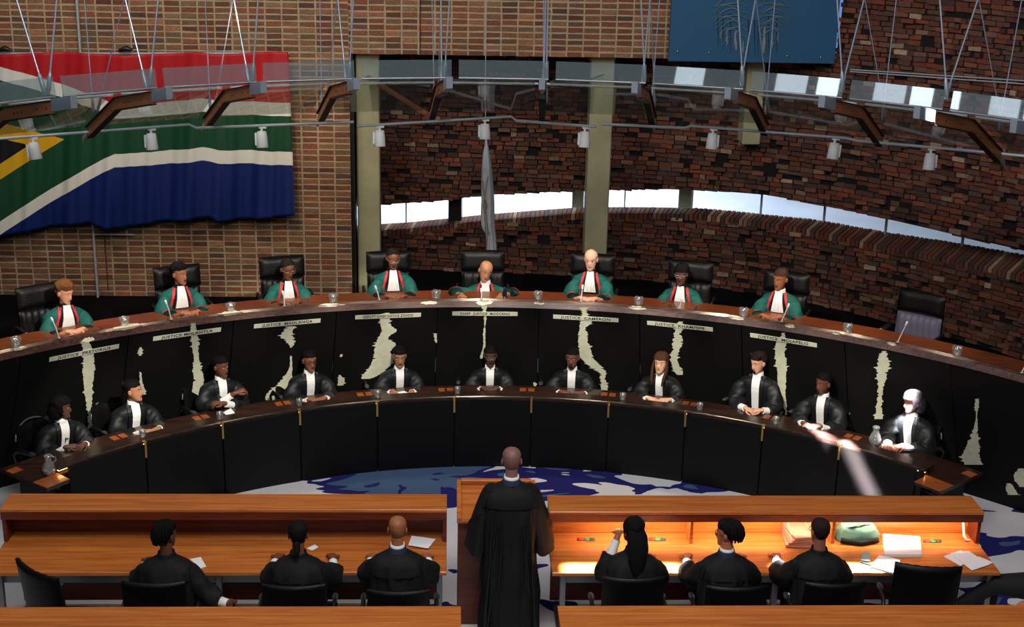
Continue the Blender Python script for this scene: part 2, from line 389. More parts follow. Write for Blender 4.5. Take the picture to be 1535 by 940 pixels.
struct(MB().loft(r, 0, True, True, True, False).build('floor_outside', PAVE))
# columns
for xs, lb in (((533, 568), 'tall square concrete column near the brick wall edge, left of the hanging pale flag'), ((887, 922), 'tall square concrete column right of the hanging pale flag')):
    xa, xb = PY(xs[0], 90, 17.8).x, PY(xs[1], 90, 17.8).x
    m = MB().box((xa, 17.8, DZ), (xb, 17.8+xb-xa, 4.6), 0, None, .012)
    tag(m.build('concrete_column', CONC), lb, 'column')
xa, xb = PY(1119, 110, 17.75).x, PY(1146, 110, 17.75).x
tag(MB().box((xa, 17.7, PY(1130, 216, 17.75).z), (xb, 18.05, 4.6), 0, None, .012).build('concrete_column', CONC), 'short visible piece of concrete column below the blue banner', 'column')
# ------------------------------------------------------------------ left wall: pole, frame, flag
pl = MB(); a, b = PY(114, 0, 17.5), PY(147, 457, 17.5); pl.tube([(a.x, 17.52, 6.6), (b.x, 17.52, b.z)], .016, 8)
fo = thing('wall_pole', 'thin pale steel pole and ledge frame against the brick wall behind the big flag', 'frame', (b.x, 17.52, b.z))
pofs('pole', pl, STLW, fo)
c = PY(0, 457, 17.5); pofs('bottom_rail', MB().tube([(-9, 17.52, b.z), (b.x, 17.52, b.z)], .014, 6), STLW, fo)
c, d = PY(139, 352, 17.5), PY(200, 353, 17.5); pofs('side_arm', MB().tube([(c.x, 17.52, c.z), (d.x, 17.52, c.z)], .012, 6), STLW, fo)
def flagmat():
    m = bpy.data.materials.new('flag cloth'); m.use_nodes = True; nt = m.node_tree; b = nt.nodes['Principled BSDF']; L = nt.links
    uv = nt.nodes.new('ShaderNodeUVMap'); uv.uv_map = 'cloth'; sp = nt.nodes.new('ShaderNodeSeparateXYZ'); L.new(uv.outputs[0], sp.inputs[0])
    def mt(op, a, bq=None):
        n = nt.nodes.new('ShaderNodeMath'); n.operation = op
        for i, q in enumerate((a, bq)):
            if q is None: continue
            if isinstance(q, (int, float)): n.inputs[i].default_value = q
            else: L.new(q, n.inputs[i])
        return n.outputs[0]
    e = mt('ABSOLUTE', sp.outputs[1]); k = mt('MULTIPLY', mt('MAXIMUM', mt('SUBTRACT', 174, sp.outputs[0]), 0), .46)
    q = mt('SUBTRACT', e, k); q = mt('DIVIDE', mt('ADD', q, 200), 400)
    r = nt.nodes.new('ShaderNodeValToRGB'); r.color_ramp.interpolation = 'CONSTANT'; el = r.color_ramp.elements
    P = lambda x: (x+200)/400
    el[0].position = 0; el[0].color = lin((10, 10, 12)); el[1].position = P(-60); el[1].color = lin((214, 160, 18))
    for x, c in ((-37, (16, 66, 40)), (25.5, (222, 218, 208)), (46.5, (0, 0, 0))): t = el.new(P(x)); t.color = lin(c)
    L.new(q, r.inputs[0])
    sg = mt('GREATER_THAN', sp.outputs[1], 0); mx = nt.nodes.new('ShaderNodeMix'); mx.data_type = 'RGBA'
    L.new(sg, mx.inputs[0]); mx.inputs[6].default_value = lin((176, 18, 26)); mx.inputs[7].default_value = lin((10, 32, 96))
    out = mt('GREATER_THAN', q, P(46.5)); m2 = nt.nodes.new('ShaderNodeMix'); m2.data_type = 'RGBA'
    L.new(out, m2.inputs[0]); L.new(r.outputs[0], m2.inputs[6]); L.new(mx.outputs[2], m2.inputs[7]); L.new(m2.outputs[2], b.inputs['Base Color'])
    b.inputs['Roughness'].default_value = .55; b.inputs['Specular IOR Level'].default_value = .35
    return m
cy = [(-90, 240), (0, 225), (60, 214), (130, 205), (160, 202), (200, 203), (270, 197), (306, 192), (332, 198), (400, 199), (443, 200)]
top = [(-90, 82), (0, 81), (95, 77), (130, 79), (190, 82), (270, 79), (300, 77), (330, 81), (400, 77), (433, 77)]
bot = [(-90, 380), (0, 353), (100, 337), (135, 333), (160, 341), (190, 341), (240, 332), (315, 324), (330, 332), (400, 326), (443, 320)]
NX, NY = 150, 60; vs = []; uvs = []
for i in range(NX+1):
    for j in range(NY+1):
        u = i/NX; w = j/NY; x = -90+523*u+10*w*u; y = interp(top, x-10*w*u)*(1-w)+interp(bot, x)*w
        fold = .05*sin(x*.045+w*1.2)+.035*sin(x*.11+w*2.5)+.012*sin(x*.31+w)+.02*exp(-((x-318)/12)**2)*1.5
        p = PY(x, y, 17.38); vs.append(p+V((0, -.04-fold*(.35+.65*w), 0)))
        uvs.append((x, y-interp(cy, x)))
fs = [(i*(NY+1)+j, i*(NY+1)+j+1, (i+1)*(NY+1)+j+1, (i+1)*(NY+1)+j) for i in range(NX) for j in range(NY)]
m = MB(); m.add(vs, fs); flag = m.build('national_flag', flagmat()); uvl = flag.data.uv_layers.new(name='cloth')
for lp in flag.data.loops: uvl.data[lp.index].uv = uvs[lp.vertex_index]
sd = flag.modifiers.new('thick', 'SOLIDIFY'); sd.thickness = .004
tag(flag, 'huge red, green and blue flag with white bands draped on the left brick wall', 'flag')
hd = MB(); a, b = PY(-10, 82, 17.45), PY(434, 80, 17.45); hd.tube([(-6.4, 17.45, a.z), (b.x, 17.45, b.z)], .014, 8)
hd.build('hanging_rail', STLW, flag)
for k, x in enumerate((8, 190)):
    p = PY(x, 76, 17.42); hk = MB().tube([p+V((-.09, 0, .0)), p+V((0, -.02, .03)), p+V((.07, 0, .01))], [.02, .035, .018], 8); hk.build('clamp', PLAS, flag)
# pale flag on a wire in the centre
m = MB(); prof = [(148, 0.5, 0.5, .01), (205, 1.2, 1.2, .02), (230, 5.5, 5, .05), (262, 9, 8, .07), (300, 10.5, 9.5, .08), (332, 12, 9, .085), (345, 9, 9.5, .08), (352, 5, 10, .07), (381, 5, 11, .07)]
rings = []
for k in range(25):
    t = k/24*(len(prof)-1); q = cr([p for p in prof], t); y, l, rr_, d = q; cx = 727+ (y-148)*.03
    a, b = PY(cx-l, y, 17.2), PY(cx+rr_, y, 17.2); c = (a+b)/2; hw = (b-a).length/2; ring = []
    for i in range(28):
        t2 = 2*pi*i/28; f = 1+.16*sin(5*t2+k*.12)+.08*sin(9*t2); ring.append(c+V((hw*cos(t2)*(.9+.1*f), d*sin(t2)*f, 0)))
    rings.append(ring)
m.loft(rings); m.f = m.f
ft = PY(727, 148, 17.2)
pf = thing('hanging_flag', 'pale grey-white flag hanging furled behind the central judge', 'flag', (ft.x, 17.2, PY(735, 382, 17.2).z))
pofs('cloth', m, mat('pale flag cloth', (176, 180, 186), .75, var=.1, vscale=12), pf)
pofs('wire', MB().tube([(ft.x, 17.2, 6.6), (ft.x, 17.2, ft.z)], .006, 6), STLW, pf)
gm = MB()
for pts in ([(723, 268), (728, 312), (731, 345), (729, 372)], [(731, 262), (725, 300), (728, 345)], [(727, 296), (730, 306), (727, 316), (724, 306), (727, 296)]):
    gm.tube([PY(x, y, 17.2)+V((0, -.095, 0)) for x, y in pts], .006, 5)
pofs('emblem', gm, mat('gold thread', (140, 118, 84), .6), pf)
# small white wall bracket on wire (box in front of column gap)
# blue banner
bx0, bx1 = PY(1002, 90, 17.3).x, PY(1251, 95, 17.3).x; bz = PY(1002, 92, 17.3).z
ban = thing('blue_banner', 'large blue board with a pale tree emblem hung at upper right on the brick wall', 'banner', ((bx0+bx1)/2, 17.3, bz))
pofs('board', MB().box((bx0, 17.3, bz), (bx1, 17.36, 6.7), 0, None, .006), mat('blue board', (24, 84, 122), .6, var=.06, vscale=1.5), ban)
em = MB(); SILV = mat('silver blue print', (74, 108, 126), .6); ex, ey = 1128, 40
def em_stroke(pts, w): em.tube([PY(x, y, 17.29)+V((0, 0, 0)) for x, y in pts], w, 5, 0, .4, up=(0, 1, 0))
for sgn in (-1, 1):
    for k in range(13):
        y0 = -30+k*6.0; reach = 50*sqrt(max(.08, 1-((y0-5)/52)**2)); 
        pts = [(ex+sgn*(8+reach*t), y0+14-18*sin(t*pi*.62)+16*t*t+3*sin(k*2.1+t*6)) for t in [i/9 for i in range(10)]]
        w = [.004+.008*sin(pi*i/9) for i in range(10)]; em_stroke(pts, w)
        if k % 2 == 0: em_stroke([(ex+sgn*(18+reach*t*.8), y0+20-14*sin(t*pi*.6)+20*t*t) for t in [i/6 for i in range(7)]], .005)
pofs('tree_crown', em, SILV, ban)
em = MB(); 
for dx, y0, y1, w in [(-38, 45, 68, .012), (-25, 45, 76, .02), (-14, 62, 80, .012), (18, 40, 80, .022), (30, 50, 72, .013), (-47, 40, 58, .007), (38, 44, 64, .007)]:
    em.tube([PY(ex+dx+sin(y)*.8, y, 17.29) for y in [y0+(y1-y0)*i/6 for i in range(7)]], [w*q for q in (.5, .8, .6, 1.1, 1.2, 1, .4)], 6, 0, .35, up=(0, 1, 0))
pofs('figure_group', em, mat('pale print', (120, 130, 132), .6), ban)
em = MB(); 
for dx in (-52, -44, -33, -6, 3, 8, 24, 36): em.tube([PY(ex+dx, y, 17.292) for y in (20 if abs(dx) > 20 else 30, 50, 62+dx*dx*-.004+22)], [.008, .006, .002], 5, 0, .35, up=(0, 1, 0))
pofs('dark_strokes', em, mat('dark print', (20, 38, 52), .6), ban)
for x, y in ((1063, 79), (1016, 77), (1180, 84), (1230, 86)):
    p = PY(x, y, 17.29); pofs('stud', MB().ball(p, .012, n=6), CHR, ban)
# tall narrow gap window right of banner
wx0, wx1 = PY(1251, 95, 17.45).x, PY(1262, 5, 17.45).x
w2 = MB().add([(wx0, 17.45, bz), (wx0+.01, 17.45, bz), (wx1+.08, 17.45, 6.7), (wx0, 17.45, 6.7), (wx0, 17.47, bz), (wx0+.01, 17.47, bz), (wx1+.08, 17.47, 6.7), (wx0, 17.47, 6.7)], [(0, 1, 2, 3), (7, 6, 5, 4), (1, 5, 6, 2), (0, 3, 7, 4), (0, 4, 5, 1)], 0, False)
struct(w2.build('window_2', mat('sky lit pane', (110, 150, 210), .3, emit=(110, 150, 215), es=.55)))
# two conduits on the right wall
for k, (ya, yb, lb) in enumerate(((103, 121, 'upper of two thin pale conduits running across the rough brick wall at right'), (106, 126, 'lower of two thin pale conduits running across the rough brick wall at right'))):
    pts = []
    for x in range(1252, 1680, 24):
        a, t, p = wall_px(x, -.05) or (None, None, None)
        if a is None: break
        y = ya+(yb-ya)*(x-1250)/285; v = ray(x, y); tt = a.x/v.x if abs(v.x) > .05 else a.y/v.y; q = CAM+v*(a.y/v.y); pts.append(V((a.x, a.y, (CAM+v*(V((a.x, a.y)).length/V((v.x, v.y)).length)).z)))
    tag(MB().tube(pts, .009, 6).build('conduit', STLW), lb, 'conduit')
# ------------------------------------------------------------------ suspended glass canopy
DA = .1612; A0 = -.735
def ca(i): return A0+DA*i
PROF = [(5.45, 4.49), (5.88, 4.40), (6.82, 4.22), (7.72, 3.78)]
def sweepseg(mb, a, pts, up, dn, w, mi=0):     # an upright plate along a radial profile
    for (Ra, za), (Rb, zb) in zip(pts, pts[1:]):
        t = V((cos(a), -sin(a), 0))*w
        v = []
        for R, z in ((Ra, za), (Rb, zb)):
            for sg in (-1, 1):
                for h in (up, -dn): v.append(pol(CC, R, a, z+h)+t*sg)
        mb.add(v, [(0, 1, 3, 2), (4, 6, 7, 5), (0, 4, 5, 1), (2, 3, 7, 6), (0, 2, 6, 4), (1, 5, 7, 3)], mi, False)
apex = {1: (187, -5), 2: (350, -5), 3: (506, -6), 4: (661, -6), 5: (818, -6), 6: (975, -5), 7: (1133, -4), 8: (1296, -4), 9: (1467, -4)}
ntop = {0: 84, 1: 236, 2: 386, 3: 529, 4: 673, 5: 821, 6: 960, 7: 1105, 8: 1254, 9: 1408}
ftop = {1: 128, 2: 309, 3: 481, 4: 649, 5: 816, 6: 990, 7: 1163, 8: 1345, 9: 1533}
fbot = {1: (143, 168), 2: (318, 165), 3: (485, 158), 4: (654, 154), 5: (817, 155), 6: (979, 160), 7: (1150, 168), 8: (1325, 180), 9: (1500, 195)}
nbot = {0: (70, 142), 1: (222, 132), 2: (376, 126), 3: (521, 123), 4: (664, 122), 5: (817, 124), 6: (965, 125), 7: (1112, 129), 8: (1262, 138), 9: (1418, 150)}
def side(i): return 'central canopy bracket' if i == 5 else '%s canopy bracket %s of centre' % (ORD[abs(i-5)-1], 'left' if i < 5 else 'right')
for i in range(-1, 12):
    a = ca(i); p = pol(CC, 5.88, a, 4.4)
    if i > -1 and i < 11:
        t = thing('steel_bracket', 'bent bronze steel bracket, the '+side(i), 'bracket', p, 0, 'bent brackets of the hanging glass canopy')
        b = MB(); sweepseg(b, a, [(5.50, 4.475), (5.86, 4.40)], .05, .06, .03); pofs('end_box', b, STLB, t)
        b = MB(); sweepseg(b, a, [(5.88, 4.40), (6.82, 4.21)], .03, .085, .018)
        for f in (.1, .3, .62, .7, .78):
            R = 5.88+.94*f; z = 4.40-.19*f-.03; q = pol(CC, R, a, z); tt = V((cos(a), -sin(a), 0))*.02
            b.tube([q-tt, q+tt], .010, 6, 1)
        pofs('upper_web', b, [BRNZ, DRKS], t)
        b = MB(); sweepseg(b, a, [(6.82, 4.21), (7.74, 3.77)], .03, .085, .018)
        for f in (.15, .3, .8):
            q = pol(CC, 6.82+.92*f, a, 4.18-.44*f-.02); tt = V((cos(a), -sin(a), 0))*.02; b.tube([q-tt, q+tt], .010, 6, 1)
        pofs('lower_web', b, [BRNZ, DRKS], t)
        b = MB(); sweepseg(b, a, [(5.86, 4.40), (6.82, 4.21), (7.74, 3.77)], .04, -.03, .04); sweepseg(b, a, [(5.9, 4.40), (6.82, 4.21), (7.70, 3.79)], -.085, .097, .034)
        pofs('flange', b, DRKS, t)
        b = MB(); sweepseg(b, a, [(7.74, 3.77), (7.9, 3.66)], .02, .03, .012); pofs('tip_plate', b, STLW, t)
    # glass panes between this arm and the next
    if -1 <= i < 11:
        a1, a2 = a+.012, a+DA-.012; n = 1
        def pane(nm, pr, lb, cat, mt_, g, thick=.012):
            b = MB(); b.loft([[pol(CC, R, q, z) for R, z in pr]+[pol(CC, R, q, z-thick) for R, z in pr[::-1]] for q in (a1, a2)], 0, True, True, True, False)
            return tag(b.build(nm, mt_), lb, cat, g)
        nx = ('just right of the %s' % side(i)) if i >= 0 else 'at the far left edge of the canopy'
        pane('roof_glass_pane', [(6.84, 4.255), (7.70, 3.835)], 'sloping tinted glass pane '+nx, 'glass pane', GLS, 'sloping panes of the hanging glass canopy')
        pane('inner_glass_pane', [(6.02, 4.425), (6.80, 4.27)], 'nearly flat glass pane '+nx, 'glass pane', GLS, 'flat panes of the hanging glass canopy')
        b = MB(); b1, b2 = a+.022, a+DA+.010
        b.loft([[pol(CC, 5.93, q, 4.46), pol(CC, 5.96, q, 4.625), pol(CC, 5.972, q, 4.622), pol(CC, 5.942, q, 4.457)] for q in (b1, b2)], 0, True, True, True, False)
        up_ = thing('upstand_glass_pane', 'upright glass strip '+nx, 'glass pane', pol(CC, 5.98, b1, 4.46), 0, 'upright panes on the near canopy edge')
        pofs('pane', b, GLS2, up_)
        pofs('edge_rail', MB().tube([pol(CC, 5.94, b1, 4.45), pol(CC, 5.94, b2, 4.45)], .012, 6), STL, up_)
        tag(MB().tube([pol(CC, 6.83, a+.006, 4.27), pol(CC, 6.83, a+DA-.006, 4.27)], .014, 6).build('canopy_tube', STLW), 'pale steel tube '+nx, 'tube', 'tubes along the canopy fold')
def rod(p, q, lb, thick):
    p, q = V(p), V(q); d = (q-p).normalized(); q2 = q
    t = thing('hanger_rod', lb, 'hanger rod', p, 0, 'steel rods holding up the glass canopy')
    pofs('rod', MB().tube([p, q2], thick, 6), RODM, t)
    pofs('turnbuckle', MB().tube([p, p+d*.03, p+d*.05, p+d*.17, p+d*.2], [thick*1.2, thick*2.2, thick*2.6, thick*2.2, thick], 8), STLB, t)
for i in range(0, 10):
    s_ = side(i); nb = PR(*nbot[i], 6.08, CC)
    pt = PR(ntop[i], 0, 6.08, CC); d = (pt-nb)
    rod(nb+V((.012, 0, 0)), nb+d*1.9, 'outward rod at near end of the %s' % s_, .0085)
    ap = PR(*apex[i], 6.8, CC) if i in apex else PR(22, -10, 6.4, CC)
    rod(nb-V((.012, 0, 0)), ap, 'inward-leaning rod at near end of the %s' % s_, .0085)
    if i in fbot:
        fb = PR(*fbot[i], 7.5, CC); pt = PR(ftop[i], 0, 7.5, CC); d = pt-fb
        rod(fb+V((.02, 0, 0)), ap, 'inward-leaning rod at far end of the %s' % s_, .006)
        rod(fb-V((.02, 0, 0)), fb+d*1.9, 'outward rod at far end of the %s' % s_, .006)
# track pipe pieces and spotlights
TZ = 3.76
segs = [(-40, 211, 283, 187), (283, 186, 294, 192), (294, 192, 530, 183), (535, 189, 766, 175), (766, 175, 774, 181), (774, 181, 893, 190), (903, 186, 1026, 192), (1026, 193, 1036, 189), (1036, 189, 1268, 207), (1268, 207, 1285, 211), (1285, 211, 1430, 224), (1430, 224, 1600, 240)]
runs = [segs[0:3], segs[3:6], segs[6:]]
for k, rn in enumerate(runs):
    pts = [PZ(rn[0][0], rn[0][1], TZ)]+[PZ(s_[2], s_[3], TZ) for s_ in rn]
    tag(MB().tube(pts, .016, 8).build('lighting_track', STLW), 'pale %s run of the lighting pipe under the glass canopy' % ('left', 'middle', 'right')[k], 'lighting track', 'lighting pipe runs')
spots = [(49, 227, 8), (226, 208, 3), (392, 206, 2), (569, 206, 0), (727, 194, 0), (877, 207, -2), (1069, 210, -4), (1252, 225, -6), (1396, 239, -3)]
lampmesh = None; SP = []
for k, (x, y, tl) in enumerate(spots):
    top_ = None
    for s_ in segs:
        if s_[0] <= x <= s_[2]: yy = s_[1]+(s_[3]-s_[1])*(x-s_[0])/(s_[2]-s_[0]); top_ = PZ(x, yy, TZ); break
    t = thing('spotlight', 'small white cylindrical spotlight, %s from the left under the glass canopy' % ORD[k], 'spotlight', top_, radians(0), 'white spotlights on the lighting pipe')
    if lampmesh is None:
        lampmesh = []
        lampmesh.append((MB().box((-.03, -.012, -.03), (.05, .012, -.012), 0).tube([(.0, 0, -.02), (.0, 0, -.075)], .014, 8).build('adapter', LAMP, t)).data)
        b = MB().lathe([(.03, .02), (.048, .018), (.058, -.05), (.064, -.15), (.060, -.155), (.052, -.15)], (0, 0, 0), 20); lampmesh.append(b.build('housing', LAMP, t).data)
        lampmesh.append(MB().lathe([(.001, -.1455), (.052, -.1455), (.052, -.149)], n=20).build('lens', GLOW, t).data)
        lampmesh.append(MB().box((-.075, -.02, -.13), (-.052, .02, .005), 0, None, .004).build('driver_box', LAMP, t).data)
        kids = list(t.children)
    else:
        kids = []
        for me, nm in zip(lampmesh, ('adapter', 'housing', 'lens', 'driver_box')):
            o = bpy.data.objects.new(nm, me); C.objects.link(o); o.parent = t; kids.append(o)
    rt = radians(tl)
    for o in kids:
        if o.name.split('.')[0] != 'adapter': o.rotation_euler = (radians(-8), -rt, 0); o.location = (.0, 0, -.08)
        if o.name.split('.')[0] == 'driver_box' and x > 900: o.scale = (-1, 1, 1)
    SP.append(top_+V((0, 0, -.26)))
# braces from the columns
for pa, pb, lb in (((552, 116), (642, 172), 'slanting brown wooden brace from the left column up to the canopy'), ((904, 112), (780, 158), 'slanting dark brace from the right column towards the canopy')):
    a = PY(pa[0], pa[1], 17.7); b = PR(pb[0], pb[1], 7.9, CC)
    tag(MB().tube([a, b], .06 if pa[0] < 600 else .02, 4, 0, .5).build('brace', mat('brown timber', (120, 70, 48), .6) if pa[0] < 600 else DRKS), lb, 'brace')
# ------------------------------------------------------------------ judges' bench
AJ0, DJ = -.7098, .1595      # panel joints
jb = thing('judges_bench', 'long curved raised bench faced with black and white cowhide, behind it the green-robed judges', 'bench', pol(C0, 7.4, 0, 0))
AL, AR = AJ0-DJ*2, AJ0+DJ*11
pofs('worktop', MB().arc(C0, [(7.19, 1.68), (7.19, 1.735), (7.66, 1.735), (7.66, 1.68)], AL, AR, 120), BENCHL, jb)
pofs('nosing', MB().arc(C0, [(7.24, 1.735), (7.225, 1.778), (7.185, 1.785), (7.15, 1.765), (7.125, 1.70), (7.19, 1.69), (7.24, 1.70)], AL, AR, 120), NOSE, jb)
hs = [[] for _ in range(13)]
def jag(pts, sc=1.0, seed=0):  # centreline with half widths -> ragged strip of quads in pixels
    rnd = random.Random(seed); out = []
    L = len(pts)
    for i in range((L-1)*10+1):
        t = i/10; q = cr(pts, t); sp = (4.2 if rnd.random() < .18 else .9)*min(1.3, .35+q[2]*.11)
        out.append((q[0]-max(.4, q[2]+rnd.uniform(-1, 1)*sp*sc), q[0]+max(.4, q[2]+rnd.uniform(-1, 1)*sp*sc), q[1]+rnd.uniform(-.4, .4)))
    return out
stains = [
 [(126, 512, 6), (131, 522, 7), (133, 540, 8), (133, 555, 9), (132, 575, 7), (133, 597, 5), (134, 620, 3), (136, 642, 4)],
 [(211, 521, 1.5), (210, 527, 3.5), (210, 533, 2)], [(210, 558, 1), (212, 575, 2.5), (214, 585, 4), (216, 592, 2)],
 [(290, 484, 3), (290, 492, 4), (291, 503, 5), (293, 512, 6), (293, 525, 4.5), (295, 540, 4), (296, 555, 7), (298, 570, 7), (295, 590, 9), (290, 605, 10), (285, 617, 8)],
 [(437, 489, 7), (432, 496, 7), (430, 504, 9), (436, 512, 7), (437, 518, 3), (436, 521, 1)], [(436, 534, 1.5), (436, 550, 2.2), (431, 566, 6), (424, 578, 10), (412, 590, 12), (404, 600, 6)],
 [(580, 469, 5), (577, 478, 7), (579, 488, 8), (583, 496, 11), (574, 507, 7), (578, 516, 15), (573, 528, 12), (574, 540, 16), (566, 553, 14), (556, 562, 12), (548, 568, 6)],
 [(652, 500, 3), (653, 507, 1.8), (654, 514, .6)], [(653, 551, 1), (652, 562, 2), (652, 568, .8)],
 [(726, 458, 5), (726, 464, 3), (727, 478, 1.4), (726, 500, 1.6), (726, 518, 1.6), (723, 530, 2.2), (721, 538, 1.6)],
 [(874, 461, 8), (876, 466, 4), (878, 474, 5), (878, 484, 9), (873, 492, 4), (874, 500, 7), (874, 512, 7), (877, 524, 9), (879, 536, 9), (888, 545, 9), (897, 553, 8), (904, 560, 5), (903, 568, 4), (906, 578, 5), (905, 590, 5)],
 [(801, 573, 1.5), (803, 582, 3), (808, 590, 6)],
 [(1020, 482, 3), (1019, 490, 6), (1016, 500, 5), (1016, 513, 8), (1013, 525, 5), (1010, 534, 6), (1012, 545, 5), (1016, 554, 7), (1019, 562, 4)],
 [(1174, 499, 1.5), (1173, 508, 5), (1170, 517, 8), (1169, 530, 7), (1171, 545, 8), (1172, 558, 7), (1172, 575, 6), (1173, 592, 4), (1174, 606, 5), (1174, 622, 5)],
 [(1326, 526, 3), (1324, 535, 7), (1324, 548, 9), (1322, 560, 8), (1321, 575, 5), (1319, 590, 4), (1318, 610, 4), (1317, 628, 6)],
 [(1465, 598, 2.5), (1464, 608, 3), (1464, 622, 1), (1463, 640, 3), (1460, 655, 6), (1458, 670, 10), (1455, 685, 14), (1460, 697, 13)],
 [(1512, 725, 3), (1515, 734, 7), (1520, 742, 8)], [(1531, 702, 4), (1528, 715, 8), (1533, 730, 5)], [(512, 531, 1.5), (511, 535, 2.2)], [(509, 562, 1), (512, 570, 5), (510, 578, 4)],
 [(460, 586, 1.5), (458, 594, 3)]]
for k in range(-2, 11):
    a, b = AJ0+DJ*k+.0008, AJ0+DJ*(k+1)-.0008
    mb = MB(); zz = [1.70, 1.2, .6, 0.0]; prof = [(RT+(ZT-z)*SL, z) for z in zz]; prof += [(R+.05, z) for R, z in prof[::-1]]
    mb.arc(C0, prof, a, b, 8, 0)
    for si, st in enumerate(stains):
        mid = PK(st[len(st)//2][0], st[len(st)//2][1]); am = ANG(mid, C0)
        if a <= am < b:
            rows = jag(st, 1.0, si*7+3); ringsL = []
            for l, r_, y in rows: 
                pts = []
                for f in (0, .33, .66, 1):
                    q = PK(l+(r_-l)*f, y, .004)
                    pts.append(q)
                ringsL.append(pts)
            mb.loft(ringsL, 1, False, False, False, False)
    o = pofs('hide_panel', mb, [HIDE, HIDEW], jb)
    mb = MB()
# cream inlays over the nosing
tops = [(190, 489, 24, 4), (345, 468, 19, 3.5), (495, 456, 20, 2.6), (644, 452.5, 13, 2.6), (726, 452, 14, 4), (808, 452.5, 8, 2.6), (955, 460, 13, 3), (1103, 475, 14, 3), (1184, 487, 8, 3), (1253, 498, 7, 2.2), (1337, 514, 7, 2.4), (30, 521, 11, 2.5), (132, 508, 10, 4)]
def PN(x, y):
    q = PR(x, y, 7.155, C0)
    if q.z > 1.772: q = PZ(x, y, 1.7875)
    else: q = PR(x, y, 7.15-(1.765-q.z)*.38-.004 if q.z < 1.765 else 7.146, C0)
    return q
for k, (x, y, w, h) in enumerate(tops):
    rnd = random.Random(k); n = 22; mb = MB(); sl = (PZ(x+20, y, 1.78)-PZ(x, y, 1.78)).length
    ring = []
    for i in range(n):
        t = 2*pi*i/n; q = rnd.uniform(.75, 1.15); dx = w*cos(t)*q; dy = h*sin(t)*q
        a = ANG(PZ(x, y, 1.78), C0); p1 = PR(x+dx, y, 7.18, C0); slope = math.tan(0)
        # follow the bench edge: its pixel slope here
        u = pol(C0, 7.18, a+.02, 1.78)-CAM; w_ = pol(C0, 7.18, a, 1.78)-CAM
        ux, uy = u.dot(_R)/u.dot(_F), -u.dot(_U)/u.dot(_F); wx, wy = w_.dot(_R)/w_.dot(_F), -w_.dot(_U)/w_.dot(_F)
        ring.append(PN(x+dx, y+dx*(uy-wy)/(ux-wx)+dy+1.5))
    c = sum(ring, V((0, 0, 0)))/n; 
    mb.add(ring+[PN(x, y+1.5)], [(i, (i+1) % n, n) for i in range(n)], 0, False)
    pofs('cream_inlay', mb, HIDET, jb)
# name strips
names = [('JUSTICE  PRETORIUS', 127, 529, 'first from the left, under the short-haired judge'), ('JUSTICE MHLANTLA', 281, 501, 'second from the left'), ('JUSTICE  MADLANGA', 431, 485, 'third from the left'),
 ('DEPUTY CHIEF JUSTICE ZONDO', 582, 474, 'fourth from the left, with the longest wording'), ('CHIEF  JUSTICE  MOGOENG', 727, 470.5, 'under the bald smiling judge'), ('JUSTICE  CAMERON', 878, 477.5, 'first one right of the middle'),
 ('JUSTICE  KHAMPEPE', 1019, 489, 'second one right of the middle'), ('JUSTICE  MOJAPELO', 1174, 510, 'last on the right')]
for k, (txt, x, y, lb) in enumerate(names):
    p = PK(x, y, .012); a = ANG(p, C0); W = .37
    t = thing('name_strip', 'cream name strip on the cowhide bench front, '+lb, 'name strip', p, -a, 'name strips on the judges bench')
    t.rotation_euler = (atan2(-SL, 1)*-1, 0, -a)
    MB().box((-W, 0, -.03), (W, .004, .03)).build('strip', PLATE, t)
    cu = bpy.data.curves.new('lettering', 'FONT'); cu.body = txt; cu.size = .058; cu.align_x = 'CENTER'; cu.align_y = 'CENTER'; cu.extrude = .0006; cu.offset = .0012; cu.space_character = 1.12
    to = bpy.data.objects.new('tmp', cu); me = bpy.data.meshes.new_from_object(to); bpy.data.objects.remove(to)
    xs = [v.co.x for v in me.vertices]; wd = max(xs)-min(xs); f = min(1.0, .56/wd)
    for v in me.vertices: v.co = (v.co.x*f, -.0012-v.co.z, v.co.y*.9)
    me.materials.append(INK); o = bpy.data.objects.new('lettering', me); C.objects.link(o); o.parent = t
# microphones
mics = [((88.5, 508), (79, 481)), ((256.7, 480), (249.5, 455)), ((426.5, 460), (424.5, 441)), ((568.6, 451), (564, 433)), ((721.5, 450), (721.5, 437)), ((870.5, 453), (873, 432)), ((1018.8, 463), (1021, 451)), ((1172, 483), (1181, 460)), ((1346, 514), (1358, 487)), ((1532, 560), (1542, 537))]
lbs = ['first from the left, before the short-haired judge', 'second from the left', 'third from the left', 'fourth from the left', 'before the bald smiling judge in the middle', 'before the white-haired bald judge', 'before the judge with pale-rimmed glasses', 'before the judge right of the glasses wearer', 'before the empty judge chair', 'at the far right frame edge']
for k, (b_, t_) in enumerate(mics):
    p = PZ(b_[0], b_[1]-1, 1.785); q = PR(t_[0], t_[1], 7.22, C0)
    t = thing('microphone', 'slim white desk microphone on the judges bench, '+lbs[k], 'microphone', p, 0, 'microphones on the judges bench')
    pofs('base', MB().lathe([(.018, 0), (.018, .006), (.009, .012)], p, 10), STLW, t)
    mid = p.lerp(q, .6)+V((.003, .008, 0)); pofs('stem', MB().tube([p+V((0, 0, .01)), mid, q], .0065, 6), mat('mic white', (220, 220, 222), .5) if k == 0 else bpy.data.materials['mic white'], t)
    d = (q-mid).normalized(); pofs('capsule', MB().tube([q-d*.01, q, q+d*.035, q+d*.042], [.007, .012, .012, .004], 8), LAMP, t)
